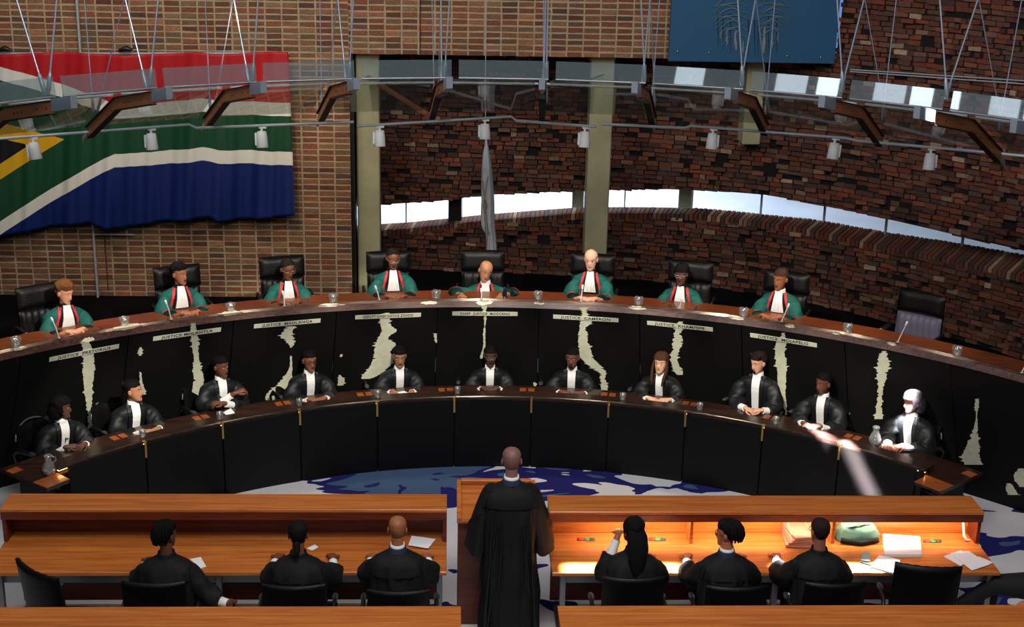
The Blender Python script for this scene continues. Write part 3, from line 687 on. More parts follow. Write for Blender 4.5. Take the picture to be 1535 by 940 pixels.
# glasses on the judges' bench
GM = None
def tumbler(k, p, lb, h, r, grp, crown=False, name='water_glass'):
    rings = []; n = 20
    for (rr2, z) in [(r*.8, 0), (r*.85, h*.1), (r, h*.7), (r*1.02, h), (r*.92, h), (r*.88, h*.5), (r*.7, h*.12)]:
        rings.append([V((rr2*cos(2*pi*i/n)*(1+.06*(i % 2)), rr2*sin(2*pi*i/n)*(1+.06*(i % 2)), z+(.012*abs(sin(2.5*2*pi*i/n)) if crown and z >= h else 0))) for i in range(n)])
    o = MB().loft(rings).build(name, CRY); o.location = p; return tag(o, lb, 'glass', grp)
gl_ = [(30, 521), (192, 491), (349, 468.5), (502, 456), (655, 450), (806, 450.5), (957, 456), (1113, 474), (1269, 498), (1432, 532)]
gd = ['at the far left end', 'between the first and second judges', 'between the second and third judges', 'between the third and fourth judges', 'just left of the middle judge', 'just right of the middle judge', 'right of the white-haired bald judge', 'left of the eighth judge', 'right of the eighth judge', 'right of the empty judge chair']
for k, (x, y) in enumerate(gl_):
    p = PZ(x, y, 1.79); a = ANG(p, C0); p = pol(C0, 7.215, a, 1.7855)
    tumbler(k, p, 'cut glass bowl on the judges bench, '+gd[k], .075, .05, 'cut glass bowls on the judges bench', True, 'glass_bowl')
# ------------------------------------------------------------------ clerks' desk
AC0, DC = -.6924, .1542
cd = thing('clerks_desk', 'long low curved dark desk with black front where the black-robed clerks sit', 'desk', pol(C1, 5.8, 0, 0))
pofs('worktop', MB().arc(C1, [(5.60, .715), (5.60, .75), (6.15, .75), (6.15, .715)], -.862, .862, 100).arc(C1, [(5.43, .715), (5.43, .75), (6.15, .75), (6.15, .715)], -.908, -.862, 4).arc(C1, [(5.43, .715), (5.43, .75), (6.15, .75), (6.15, .715)], .862, .916, 4), BENCH, cd)
pofs('ledge', MB().arc(C1, [(5.585, .80), (5.585, .825), (5.60, .832), (5.76, .832), (5.775, .82), (5.775, .80)], -.862, .862, 100), NOSE2, cd)
pofs('ledge_riser', MB().arc(C1, [(5.66, .745), (5.66, .80), (5.70, .80), (5.70, .745)], -.86, .86, 100), BLKP, cd)
pofs('ledge_light', MB().arc(C1, [(5.605, .788), (5.605, .798), (5.63, .798), (5.63, .788)], -.86, .86, 80), mat('warm strip light', (255, 214, 150), .5, emit=(255, 200, 120), es=18.0), cd)
pofs('edge_strip', MB().arc(C1, [(5.43, .7505), (5.43, .756), (5.64, .756), (5.64, .7505)], -.908, -.86, 6), INL, cd)
pofs('edge_strip', MB().arc(C1, [(5.41, .7505), (5.41, .756), (5.64, .756), (5.64, .7505)], .862, .916, 6), INL, cd)
for k in range(-1, 11):
    a, b = max(-.862, AC0+DC*k+.0015), min(.862, AC0+DC*(k+1)-.0015)
    pofs('front_panel', MB().arc(C1, [(5.555, .0), (5.555, .80), (5.59, .80), (5.59, .0)], a, b, 8), BLKP, cd)
pofs('inner_frame', MB().arc(C1, [(5.60, .0), (5.60, .70), (5.64, .70), (5.64, .0)], -.85, .85, 60), BLKP, cd)
for sg in (-.875, .885):
    pofs('end_panel', MB().arc(C1, [(5.6, 0), (5.6, .715), (6.1, .715), (6.1, 0)], sg-.006, sg+.006, 2), BLKP, cd)
for k in range(10):
    a = AC0+DC*k
    pofs('brass_strip', MB().arc(C1, [(5.548, .66), (5.548, .825), (5.556, .825), (5.556, .66)], a-.0018, a+.0018, 1).arc(C1, [(5.59, .833), (5.55, .826), (5.55, .83), (5.59, .838)], a-.0025, a+.0025, 1), BRASS, cd)
for k in range(-2, 11):
    a = AC0-.01+DC*(k+.0) 
    if k == -2: a = -.897
    if k == -1: a = None
    if k == 10: a = .905
    if a is None: continue
    for sg in ((-1, 1) if -2 < k < 10 else (0,)):
        c = a+sg*.0078; h = .006 if sg else .010
        pofs('wood_inlay', MB().arc(C1, [(5.96, .7502), (5.96, .7535), (6.07, .7535), (6.07, .7502)], c-h, c+h, 1), INL, cd)
gl2 = [(206, 646), (326, 621), (447, 602), (565, 589), (685, 583), (934, 594), (1051, 607), (1167, 627)]
gx = ['first from the left', 'second from the left', 'third from the left', 'fourth from the left', 'left of the middle clerk with glasses', 'left of the long-haired woman', 'right of the long-haired woman', 'right of the goateed man']
for k, (x, y) in enumerate(gl2):
    p = PZ(x, y+3, .832); p = pol(C1, 5.70, ANG(p, C1), .8325)
    tumbler(k, p, 'small water tumbler on the clerks desk ledge, '+gx[k], .07, .033, 'water tumblers on the clerks desk')
def carafe(px, py, lb, handle):
    p = PZ(px, py, .757); t = thing('water_carafe', lb, 'carafe', p)
    pofs('flask', MB().lathe([(.035, 0), (.058, .02), (.066, .06), (.05, .11), (.032, .14), (.030, .17), (.036, .20), (.031, .2), (.026, .15), (.046, .1), (.06, .06), (.05, .02)], p, 20), CRY, t)
    pofs('water', MB().lathe([(.03, .006), (.052, .02), (.058, .055), (.05, .082), (.001, .082)], p, 18), glassy('water', (.85, .9, .92), .15) if 'water' not in bpy.data.materials else bpy.data.materials['water'], t)
    pofs('stopper_ring', MB().lathe([(.037, .185), (.041, .19), (.037, .198)], p, 16), CRY, t)
    if handle: pofs('handle', MB().tube([p+V((.033, 0, .19)), p+V((.07, 0, .18)), p+V((.075, 0, .15)), p+V((.04, 0, .12))], .007, 6), CRY, t)
carafe(74, 711, 'round glass water carafe with a handle at the left end of the clerks desk', True)
carafe(1311, 666, 'glass water flask standing before the white-haired clerk at right', False)
# ------------------------------------------------------------------ people
def bez(P, n):
    out = []
    for i in range(n+1):
        t = i/n; Q = [V(p) for p in P]
        while len(Q) > 1: Q = [Q[k].lerp(Q[k+1], t) for k in range(len(Q)-1)]
        out.append(Q[0])
    return out
HR = [(-.118, .016, .020, .02, -.066), (-.112, .030, .030, .04, -.056), (-.098, .044, .044, .06, -.042), (-.080, .052, .056, .07, -.030), (-.062, .058, .066, .08, -.020), (-.040, .064, .072, .088, -.012),
      (-.015, .069, .078, .094, -.005), (.010, .073, .080, .098, 0), (.035, .076, .083, .1, 0), (.058, .075, .081, .098, .002), (.078, .068, .072, .088, .004), (.095, .056, .058, .074, .006), (.107, .040, .041, .054, .008), (.115, .020, .02, .028, .01), (.117, .003, .003, .004, .01)]
def headpt(z, t, off=0, feat=True):
    for k in range(len(HR)-1):
        if z <= HR[k+1][0]: break
    f = (z-HR[k][0])/(HR[k+1][0]-HR[k][0]); f = max(0, min(1, f)); q = [HR[k][j]+(HR[k+1][j]-HR[k][j])*f for j in range(5)]
    w, fr_, bk, yc = q[1:]; x = (w+off)*cos(t); s_ = sin(t); y = yc+((fr_+off)*s_ if s_ < 0 else (bk+off)*s_)
    if feat and s_ < 0:
        g = exp(-(x/.012)**2)
        if -.05 < z < .02: y -= g*.024*max(0, 1-abs((z+.03)/.055))**.8 if z < -.03 else g*.024*max(0, (0.02-z)/.05)
        y += .007*exp(-((abs(x)-.030)/.014)**2)*exp(-((z-.004)/.012)**2)
        y -= .005*exp(-(x/.05)**2)*exp(-((z-.022)/.008)**2)
        y -= .006*exp(-(x/.022)**2)*exp(-((z+.067)/.009)**2)
        y -= .006*exp(-(x/.02)**2)*exp(-((z+.1)/.012)**2)
    return V((x, y, z))
def mkhead(mb, Mh, beard=0, lips=1):
    zs = sorted(set([HR[0][0]+i*(HR[-1][0]-HR[0][0])/34 for i in range(35)]+[.112, .115])); n = 36
    rings = [[headpt(z, 2*pi*i/n) for i in range(n)] for z in zs]
    st = len(mb.f); mb.loft([[Mh @ p for p in r] for r in rings], 0)
    q = 0
    for i in range(len(zs)-1):
        for j in range(n):
            p = (rings[i][j]+rings[i+1][(j+1) % n])/2; fi = st+i*n+j
            if p.y < -.03 and abs(p.x) < .022 and -.075 < p.z < -.058: mb.m[fi] = 1
            elif beard == 1 and p.y < -.02 and p.z < -.078 and abs(p.x) < .026: mb.m[fi] = 2
            elif beard == 2 and p.z < -.05 and p.y < .02: mb.m[fi] = 2
            elif beard and p.y < -.03 and abs(p.x) < .024 and -.057 < p.z < -.047: mb.m[fi] = 2
    for sg in (-1, 1):
        mb.ball((0, 0, 0), (.0105, .007, .0045), 3, 8, Mh @ Matrix.Translation((sg*.030, -.0715, .003)))
        mb.ball((0, 0, 0), (.006, .004, .006), 2, 6, Mh @ Matrix.Translation((sg*.030, -.0775, .003)))
        mb.tube([Mh @ V((sg*x, y, z)) for x, y, z in ((.016, -.081, .025), (.03, -.079, .030), (.046, -.069, .026))], [.0015, .0028, .0012], 5, 2)
        mb.ball((0, 0, 0), (.010, .020, .032), 0, 8, Mh @ Matrix.Translation((sg*.075, .012, -.008)) @ Matrix.Rotation(sg*-.3, 4, 'Z'))
    return mb
def mkhair(Mh, style):
    mb = MB(); n = 36; th = {'short': .007, 'receding': .005, 'afro': .020, 'cropped': .005, 'long': .014, 'bob': .018, 'bun': .009, 'pony': .010, 'braids': .012, 'weave': .016, 'swept': .015, 'thin': .003, 'curly': .024}[style]
    zs = [-.085+i*(.2)/30 for i in range(31)]+[.1165]
    def keep(p):
        f = (p.y+.085)/.17       # 0 front, 1 back
        if style in ('receding', 'thin'): line = .095-.13*max(0, min(1, f*1.15-.1)); lim = -.04
        elif style in ('cropped', 'short', 'afro', 'swept', 'curly', 'bun', 'pony', 'braids'): line = .062-.02*f if f < .45 else .053-.30*(f-.45); lim = -.05
        else: line = .062 if f < .3 else -.2; lim = -.085
        if style in ('thin',) and p.z > .07: return False
        return p.z > max(line, lim)
    rings = []
    for z in zs:
        r = []
        for i in range(n):
            t = 2*pi*i/n; zz = min(z, .1165); nz = noise.noise(V((cos(t)*2.2, sin(t)*2.2, z*22)))
            q = th*(1+.45*nz)
            if style == 'braids': q = th*(1+.5*abs(sin(t*9)))
            p0 = headpt(zz, t, 0, False); f0 = (p0.y+.085)/.17; ln = (.062-.02*f0 if f0 < .45 else .053-.30*(f0-.45))
            if style in ('short', 'cropped', 'curly', 'swept', 'bun', 'afro', 'pony', 'braids'): q *= max(.22, min(1, (p0.z-max(ln, -.05))/.045+.15))
            p = headpt(zz, t, q, False); p.z += q*.7*max(0, z)/.117; r.append(p)
        rings.append(r)
    if style != 'thin':
        tp = sum(rings[-1], V((0, 0, 0)))/n; rings.append([tp+(p-tp)*.02 for p in rings[-1]]); zs.append(.117)
    for i in range(len(zs)-1):
        for j in range(n):
            k = (j+1) % n; c = (rings[i][j]+rings[i+1][k])/2
            if keep(c): mb.add([Mh @ p for p in (rings[i][j], rings[i][k], rings[i+1][k], rings[i+1][j])], [(0, 1, 2, 3)], 0, True)
    if style in ('long', 'weave'):
        L = .36 if style == 'weave' else .27
        if style == 'long':
            for sg in (-1, 1):
                mb.tube([Mh @ V(p) for p in [(sg*.055, -.02, .07), (sg*.082, -.02, .0), (sg*.088, -.045, -.08), (sg*.075, -.10, -.17), (sg*.06, -.125, -.25)]], [.02, .026, .032, .032, .012], 10, 0, .6)
            mb.tube([Mh @ V(p) for p in [(0, .05, .06), (0, .09, -.05), (0, .11, -.16), (0, .12, -.24)]], [.06, .085, .09, .05], 14, 0, .4)
        else:
            mb.tube([Mh @ V(p) for p in [(0, .06, .07), (0, .10, -.02), (0, .13, -.12), (.01, .15, -.24), (.012, .16, -L)]], [.055, .088, .09, .07, .035], 16, 0, .45)
    if style == 'bun': mb.ball((0, 0, 0), (.04, .035, .035), 0, 8, Mh @ Matrix.Translation((0, .11, .06)))
    if style == 'pony':
        mb.ball((0, 0, 0), (.03, .03, .03), 0, 8, Mh @ Matrix.Translation((0, .115, -.05)))
        mb.tube([Mh @ V(p) for p in [(0, .11, -.05), (0, .14, -.09), (0, .14, -.15)]], [.025, .03, .012], 10, 0)
    if style == 'braids':
        for k in range(9):
            a = -1.2+2.4*k/8
            mb.tube([Mh @ V((.062*sin(a)*q, .02+.115*cos(a)*q-.0, z)) for q, z in ((.3, .128), (.8, .105), (1.05, .06), (1.12, 0.0), (.95, -.06))], [.008, .012, .014, .014, .008], 7, 0)
        mb.ball((0, 0, 0), (.05, .04, .05), 0, 9, Mh @ Matrix.Translation((0, .10, -.01)))
    if style == 'bob':
        mb.tube([Mh @ V(p) for p in [(0, .04, .08), (0, .065, 0), (0, .07, -.08), (0, .06, -.13)]], [.06, .09, .095, .075], 16, 0, .75)
    if style in ('swept',):
        for k in range(16):
            a = -1.3+2.6*(k % 8)/7; r0 = .03 if k < 8 else .055
            mb.tube([Mh @ V((r0*sin(a), -.03-.02*cos(a), .118)), Mh @ V((r0*1.35*sin(a)+.01, -.03, .116)), Mh @ V((r0*1.5*sin(a)+.012, -.055, .104))], [.010, .012, .005], 6, 0)
    return mb
def mkhand(mb, wrist, target, upv, side_, curl=.5, mi=0, sc=1.0):
    wrist, target = V(wrist), V(target); d = (target-wrist).normalized(); up = V(upv); up = (up-d*up.dot(d)).normalized(); lat = d.cross(up)*side_
    L = .085*sc; pr = []
    for t, w, h in ((-.02, .024, .018), (.01, .027, .017), (.045, .037, .015), (.078, .040, .014), (.09, .036, .011)):
        c = wrist+d*t*sc; pr.append([c+(lat*w*cos(a)+up*h*sin(a))*sc for a in [2*pi*k/10 for k in range(10)]])
    mb.loft(pr, mi)
    for k, (ox, ln) in enumerate(((-.029, .060), (-.010, .072), (.010, .078), (.029, .070))):
        b = wrist+d*.085*sc+lat*ox*sc; seg = ln*sc/3; p = [b]; ang = .15
        for q in range(3):
            ang += curl; p.append(p[-1]+(d*cos(ang)-up*sin(ang))*seg+lat*ox*.05)
        mb.tube(p, [.0095*sc, .009*sc, .0085*sc, .006*sc], 7, mi)
    b = wrist+d*.025*sc+lat*.03*sc
    mb.tube([b, b+(d*.6+lat*.8)*.03*sc-up*.004, b+(d*.95+lat*.55)*.055*sc-up*.012, b+(d*1+lat*.3)*.075*sc-up*.02], [.013*sc, .012*sc, .0105*sc, .007*sc], 7, mi)
def person(label, loc, rz, head, hands, robe, tone, hair=None, hcol=(18, 15, 14), yaw=0, pitch=0, tilt=0, glasses=None, beard=0, sc=.95, arms=None, handsrc=None, back=False, female=False, clasp=True, lipc=None, shoulder=1.0, pin=False, stand=False, seat=.47, collar=None, group=None, curl=.5, sleevew=1.0):
    T = thing('person', label, 'person', loc, rz, group); Mi = parent_matrix(T).inverted()
    hc = Mi @ V(head); k = sc
    Mh = Matrix.Translation(hc) @ Euler((radians(pitch), radians(tilt), radians(yaw)), 'XYZ').to_matrix().to_4x4() @ Matrix.Scale(k, 4)
    nb = hc+V((0, .035, -.150))*k          # base of neck
    bodym = [skin(tone), lipm(lipc or tuple(int(v*.72) for v in tone)), EYED, EYEW]
    body = MB(); mkhead(body, Mh, beard)
    zs = 0.02 if stand else seat
    root = V((hc.x*.3, .06 if not stand else .05, zs))
    def cen(z):
        f = max(0, min(1, (z-root.z)/(nb.z-root.z))); f = f**1.3
        return V((root.x+(nb.x-root.x)*f, root.y+(nb.y-root.y)*f, z))
    R = [(0, .054, .056), (-.03, .075, .068), (-.055, .125, .085), (-.085, .178*shoulder, .105), (-.125, .205*shoulder, .125), (-.2, .212*shoulder, .14), (-.32, .205*shoulder, .145), (-.44, .205*shoulder, .15), (-.56, .225*shoulder, .17), (-.68, .25*shoulder, .2)]
    if stand: R = R[:7]+[(-.44, .205*shoulder, .145), (-.6, .205, .15), (-.8, .215, .165), (-1.0, .225, .175), (-1.2, .235, .185), (-1.4, .245, .195)]
    R = [(dz*k, w*k, d*k) for dz, w, d in R if nb.z+dz*k > zs+.03]+[(zs-nb.z, R[-1][1]*k, R[-1][2]*k)]
    def rad(dz):
        for a, b in zip(R, R[1:]):
            if dz >= b[0]:
                f = (dz-a[0])/(b[0]-a[0]) if b[0] != a[0] else 0; return a[1]+(b[1]-a[1])*f, a[2]+(b[2]-a[2])*f
        return R[-1][1], R[-1][2]
    def tor(dz, t, off=0, wob=0):
        w, d = rad(dz); c = cen(nb.z+dz); e = .85
        x = abs(cos(t))**e*(1 if cos(t) > 0 else -1); y = abs(sin(t))**e*(1 if sin(t) > 0 else -1)
        return c+V(((w+off)*x, (d+off)*y, 0))*(1+wob)
    # one continuous neck and trunk under the clothes
    N = 26
    body.loft([[hc+V((cos(a)*.05, sin(a)*.055+.022, -.06))*k for a in [2*pi*i/24 for i in range(24)]]]+[[tor(dz, 2*pi*i/24, -.004 if dz > -.02 else -.035) for i in range(24)] for dz in [R[-1][0]*q/14 for q in range(15)]], 0)
    rb = MB(); n = 40; rs = []
    M_ = 34
    for q in range(M_+1):
        dz = -.012*k+(R[-1][0]+.012*k)*(q/M_)**1.15; r_ = []
        for i in range(n):
            t = 2*pi*i/n; wob = 0
            if q > 4:
                pl = .012 if not (back or stand) else .03
                amp = pl*min(1, (q-4)/10); wob = amp*noise.noise(V((cos(t)*4, sin(t)*4, dz*2.5+loc[0])))+(amp*.5*sin(t*15) if (stand or back) and sin(t) > 0 and q > 9 else 0)*(1 if stand else .5)
            p = tor(dz, t, .006); p += V((cos(t), sin(t), 0))*wob*1.6; r_.append(p)
        rs.append(r_)
    rb.loft(rs, 0, True, True)
    # sleeves
    arms = arms or {}; sl = []
    for s_ in (-1, 1):
        sh = nb+V((s_*.178*shoulder, .01, -.125))*k
        hp = hands.get(s_) if hands else None
        if hp is None: continue
        hp = Mi @ V(hp)
        el = arms.get(s_); el = sh+V((s_*.10, -.02, -.32))*k+V((0, (hp.y-sh.y)*.15, 0)) if el is None else sh+V(el)*k
        path = bez([sh+V((-s_*.055, 0, -.012))*k, sh+V((s_*.03, 0, -.04))*k, el, el+(hp-el)*.45+V((0, 0, .02)), hp], 16)
        fr_ = sl_end = 13
        rr_ = []
        for q in range(sl_end+1):
            f = q/sl_end; base = (.064+.022*sin(f*pi*.9)+(.008 if f > .7 else 0))*k*sleevew*(.8 if stand else 1)
            rr_.append(base*(1+.10*noise.noise(V((f*6, s_*3, loc[0]*1.7)))))
        rr_[0] *= .8
        rb.tube(path[:sl_end+1], rr_, 20, 0, 1.0, wr=.11)
        sl.append((s_, path, rr_, hp))
        # forearm and hand
        d = (hp-path[10]).normalized()
        body.tube([path[9], path[12], hp-d*.02], [.042*k, .035*k, .026*k], 10, 0)
        if clasp: tgt = hp+V((-s_*.8, -.35, -.05))
        else: tgt = hp+V((-s_*.25, -1, -.12))
        if handsrc == 'folded': tgt = hp+V((-s_*1, -.1, .25))
        mkhand(body, hp-d*.015, tgt, (0, -.25, 1), -s_ if True else s_, curl, 0, k*1.05)
    main = {'judge': GRN, 'clerk': BLKS, 'counsel': BLK}[robe]
    BO = body.build('body', bodym, T)
    rb.build('robe', main, T)
    # collar and front
    def patch(x0f, x1f, d0, d1, off, rows=14, cols=6, pleat=0):
        mb = MB(); rs = []
        for q in range(rows+1):
            f = q/rows; dz = (d0+(d1-d0)*f)*k; r_ = []
            for c in range(cols+1):
                x = x0f(f)+(x1f(f)-x0f(f))*c/cols; w, d = rad(dz); c0 = cen(nb.z+dz); xx = max(-.98, min(.98, x*k/(w+.006)))
                u = abs(xx)**(1/.85); y = -(d+.006)*max(0, 1-u*u)**(.5*.85)
                r_.append(c0+V((x*k, y-off*k-(pleat*k*f*(.5+.5*cos(c*pi))), 0)))
            rs.append(r_)
        # give it a back so it has thickness
        back_ = [[p+V((0, .004, 0)) for p in r] for r in rs]
        mb.loft([r+b[::-1] for r, b in zip(rs, back_)], 0, True, True, True, False); return mb
    if not (back or stand):
        if robe == 'judge':
            patch(lambda f: -.085-.035*f, lambda f: .085+.035*f, -.03, -.52, .004, 20, 10).build('black_front', BLK, T)
            for s_ in (-1, 1):
                patch(lambda f: s_*(.057+.058*min(1, f*2.2)), lambda f: s_*(.082+.058*min(1, f*2.2)), -.012, -.50, .010, 18, 2).build('red_piping', RED, T)
            jo = .018
            patch(lambda f: -.038-.036*f, lambda f: .038+.036*f, .012, -.245, jo, 12, 10, .012).build('jabot', WHT, T)
        else:
            patch(lambda f: -.048+.010*f, lambda f: .048-.010*f, .0, -.50, .010, 18, 6, .004).build('shirt_front', WHT, T)
            for s_ in (-1, 1):
                patch(lambda f: s_*(.052-.012*f), lambda f: s_*(.098-.02*f), -.008, -.5, .016, 14, 3).build('robe_lapel', main, T)
        cb = MB(); cb.loft([[nb+V((cos(a)*(.060+g)*k, (sin(a)*(.064+g)-.0)*k, z*k)) for a in [2*pi*i/24 for i in range(24)]] for g, z in ((.006, -.02), (0.0, .005), (-.002, .028), (-.006, .03), (-.006, -.01))], 0, False, False)
        cb.build('collar', WHT if robe != 'judge' or collar else BLK, T)
    else:
        cb = MB(); cb.loft([[nb+V((cos(a)*(.062+g)*k, (sin(a)*(.066+g))*k, z*k)) for a in [2*pi*i/24 for i in range(24)]] for g, z in ((.004, -.02), (0.0, .015), (-.002, .036), (-.006, .036), (-.006, -.01))], 0, False, False)
        if collar != 'none': cb.build('collar', WHT, T)
        nv = MB(); nv.loft([[nb+V((cos(a)*(.068+g)*k, (sin(a)*(.072+g))*k, z*k)) for a in [2*pi*i/24 for i in range(24)]] for g, z in ((.014, -.03), (.004, -.005), (.001, .012), (-.003, .012))], 0, False, False)
        nv.build('jacket_collar', NVY if stand or collar == 'navy' else BLK, T)
        # yoke seam: a raised band and gathers
        yk = MB()
        for q in range(2):
            yk.tube([tor(-.20*k, t, .012) for t in [pi*.18+pi*.64*i/16 for i in range(17)]], .006*k, 5)
        yk.build('yoke_seam', main, T)
        # shoulder pleats
        for s_ in (-1, 1):
            ps = MB()
            for q in range(7):
                a0 = -.5+q*.28; c = nb+V((s_*.175*shoulder, 0, -.095))*k
                ps.tube([c+V((-s_*.02, .075*sin(a0), .005))*k, c+V((s_*.012, .085*sin(a0), -.03))*k, c+V((s_*.035, .09*sin(a0), -.12))*k], [.008*k, .012*k, .008*k], 7)
            ps.build('shoulder_pleats', main, T)
    for (s_, path, rr_, hp) in sl:
        if robe == 'judge':
            MB().tube(path[10:14], [r+.004 for r in rr_[10:14]], 16).build('black_cuff', BLK, T)
            q = path[9].lerp(path[10], .4); MB().tube([q, path[10].lerp(path[11], .15)], [rr_[9]+.007, rr_[10]+.007], 16).build('cuff_piping', RED, T)
        elif not stand:
            MB().tube([path[13], path[14], path[15]], [.043*k, .040*k, .038*k], 12).build('shirt_cuff', WHT, T)
    if hair: mkhair(Mh, hair).build('hair', hairm(hcol), T)
    if glasses:
        g = MB()
        for s_ in (-1, 1):
            g.tube([Mh @ V((s_*.031+.024*cos(a), -.094+.010*abs(cos(a)), .002+.017*sin(a))) for a in [2*pi*i/14 for i in range(15)]], .0028*k, 5)
            g.tube([Mh @ V(p) for p in ((s_*.055, -.088, .008), (s_*.074, -.05, .008), (s_*.078, .01, .004))], .0025*k, 5)
        g.tube([Mh @ V(p) for p in ((-.008, -.096, .006), (0, -.099, .009), (.008, -.096, .006))], .0025*k, 5)
        g.build('eyeglasses', mat('glasses frame', glasses, .25, .6), T)
    if pin: MB().ball(tor(-.2*k, -pi/2+.6, .02), .014, n=6).build('pin', BRASS, T)
    if not stand:
        lg = MB()
        for s_ in (-1, 1):
            h = V((s_*.10, .02, zs-.02 if zs > .2 else .45)); fw = .16 if robe == 'judge' else 0; kn = V((s_*.12, -.40+fw*.6, .50)); ft = V((s_*.12, -.34+fw*1.3, .06))
            lg.tube([h, kn, kn+V((0, -.05, -.06)), (kn+ft)/2+V((0, -.03, 0)), ft], [.10, .075, .068, .06, .045], 10)
            lg.tube([ft+V((0, .05, -.02)), ft+V((0, -.05, -.02)), ft+V((0, -.15, -.035))], [.035, .04, .025], 8, 1)
        lg.build('trousers', [BLK, PLAS], T)
    return T
def chairmesh():
    # headrest chair of the judges
    D = {}
    def cush(x0, x1, z0, z1, y, th, curve=.03, ribs=0, tilt=0):
        mb = MB(); nx, nz = 24, 10; F, B = [], []
        for i in range(nx+1):
            u = i/nx*2-1; fr_ = []; bk_ = []
            for j in range(nz+1):
                w = j/nz*2-1; x = (x0+x1)/2+u*(x1-x0)/2; z = (z0+z1)/2+w*(z1-z0)/2
                e = (1-abs(u)**6)*(1-abs(w)**6); yy = y+curve*(-u*u)+tilt*(z-z0)
                rb_ = ribs*sin(u*22+sin(w*3)) if ribs else 0
                fr_.append(V((x, yy-th*(.3+.7*e)-rb_, z))); bk_.append(V((x, yy+th*.2*(.3+.7*e), z)))
            F.append(fr_); B.append(bk_)
        mb.loft([f+b[::-1] for f, b in zip(F, B)], 0); return mb
    return cush
cush = chairmesh(); CM = {}
def chair(kind, label, loc, rz, group=None, mtop=None, mb_=None, name='office_chair'):
    t = thing(name, label, 'chair', loc, rz, group)
    if kind not in CM:
        P = []
        if kind == 'judge':
            P += [('headrest', cush(-.26, .26, .84, 1.075, .14, .07, .03, 0, .12), LEA), ('backrest', cush(-.25, .25, .46, .83, .12, .06, .03, .006, .1), LEA)]
            P += [('rear_frame', MB().box((-.24, .17, .5), (-.20, .20, 1.04), 0, None, .008).box((.20, .17, .5), (.24, .20, 1.04), 0, None, .008), PLAS)]
        elif kind == 'clerk':
            P += [('backrest', cush(-.23, .23, .50, .86, .16, .05, .05, 0, .08), LEA), ('back_rim', MB().tube([V((.24*cos(a), .17-.05*cos(a)**2+.02, .72+.165*sin(a))) for a in [pi*i/16 for i in range(17)]], .010, 6), STL)]
        elif kind == 'tall':
            P += [('backrest', cush(-.27, .27, .47, 1.10, .16, .08, .05, .008, .14), LEA)]
        else:
            P += [('backrest', cush(-.25, .25, .52, .93, .18, .06, .05, 0, .1), LEA)]
        P += [('seat', MB().loft([[V((sx*(.25-.03*(q in (0, 3))), y, z)) for sx, y in ((-1, -.26), (-.6, -.29), (.6, -.29), (1, -.26), (1, .18), (.6, .2), (-.6, .2), (-1, .18))] for q, z in enumerate((.39, .41, .455, .47))], 0, sm=False), LEA)]
        for s_ in (-1, 1):
            P.append(('armrest', MB().tube([(s_*.27, .10, .42), (s_*.30, .12, .60), (s_*.30, .05, .665), (s_*.30, -.18, .665)], [.018, .02, .03, .03], 10, 0, .6).ball((s_*.30, -.19, .665), (.03, .02, .018), 0, 8), PLAS if kind != 'judge' else PLAS))
            if kind == 'judge': P.append(('armrest_cap', MB().ball((s_*.30, -.205, .665), (.027, .02, .022), 0, 8), bpy.data.materials.get('polished wood cap') or mat('polished wood cap', (150, 90, 70), .25)))
            else: P.append(('armrest_cap', MB().ball((s_*.30, -.17, .68), (.028, .07, .014), 0, 8), bpy.data.materials.get('grey cap') or mat('grey cap', (60, 64, 66), .3)))
        P.append(('column', MB().tube([(0, 0, .08), (0, 0, .40)], [.03, .025], 10), STL))
        b = MB()
        for q in range(5):
            a = 2*pi*q/5+.3; b.tube([(0, 0, .10), (.16*cos(a), .16*sin(a), .085), (.28*cos(a), .28*sin(a), .06)], [.03, .022, .015], 8); b.ball((.28*cos(a), .28*sin(a), .028), .028, 0, 8)
        P.append(('star_base', b, PLAS)); CM[kind] = [(nm, mb.build(nm, m_, t).data) for nm, mb, m_ in P]
    else:
        for nm, me in CM[kind]:
            o = bpy.data.objects.new(nm, me); C.objects.link(o); o.parent = t
    return t
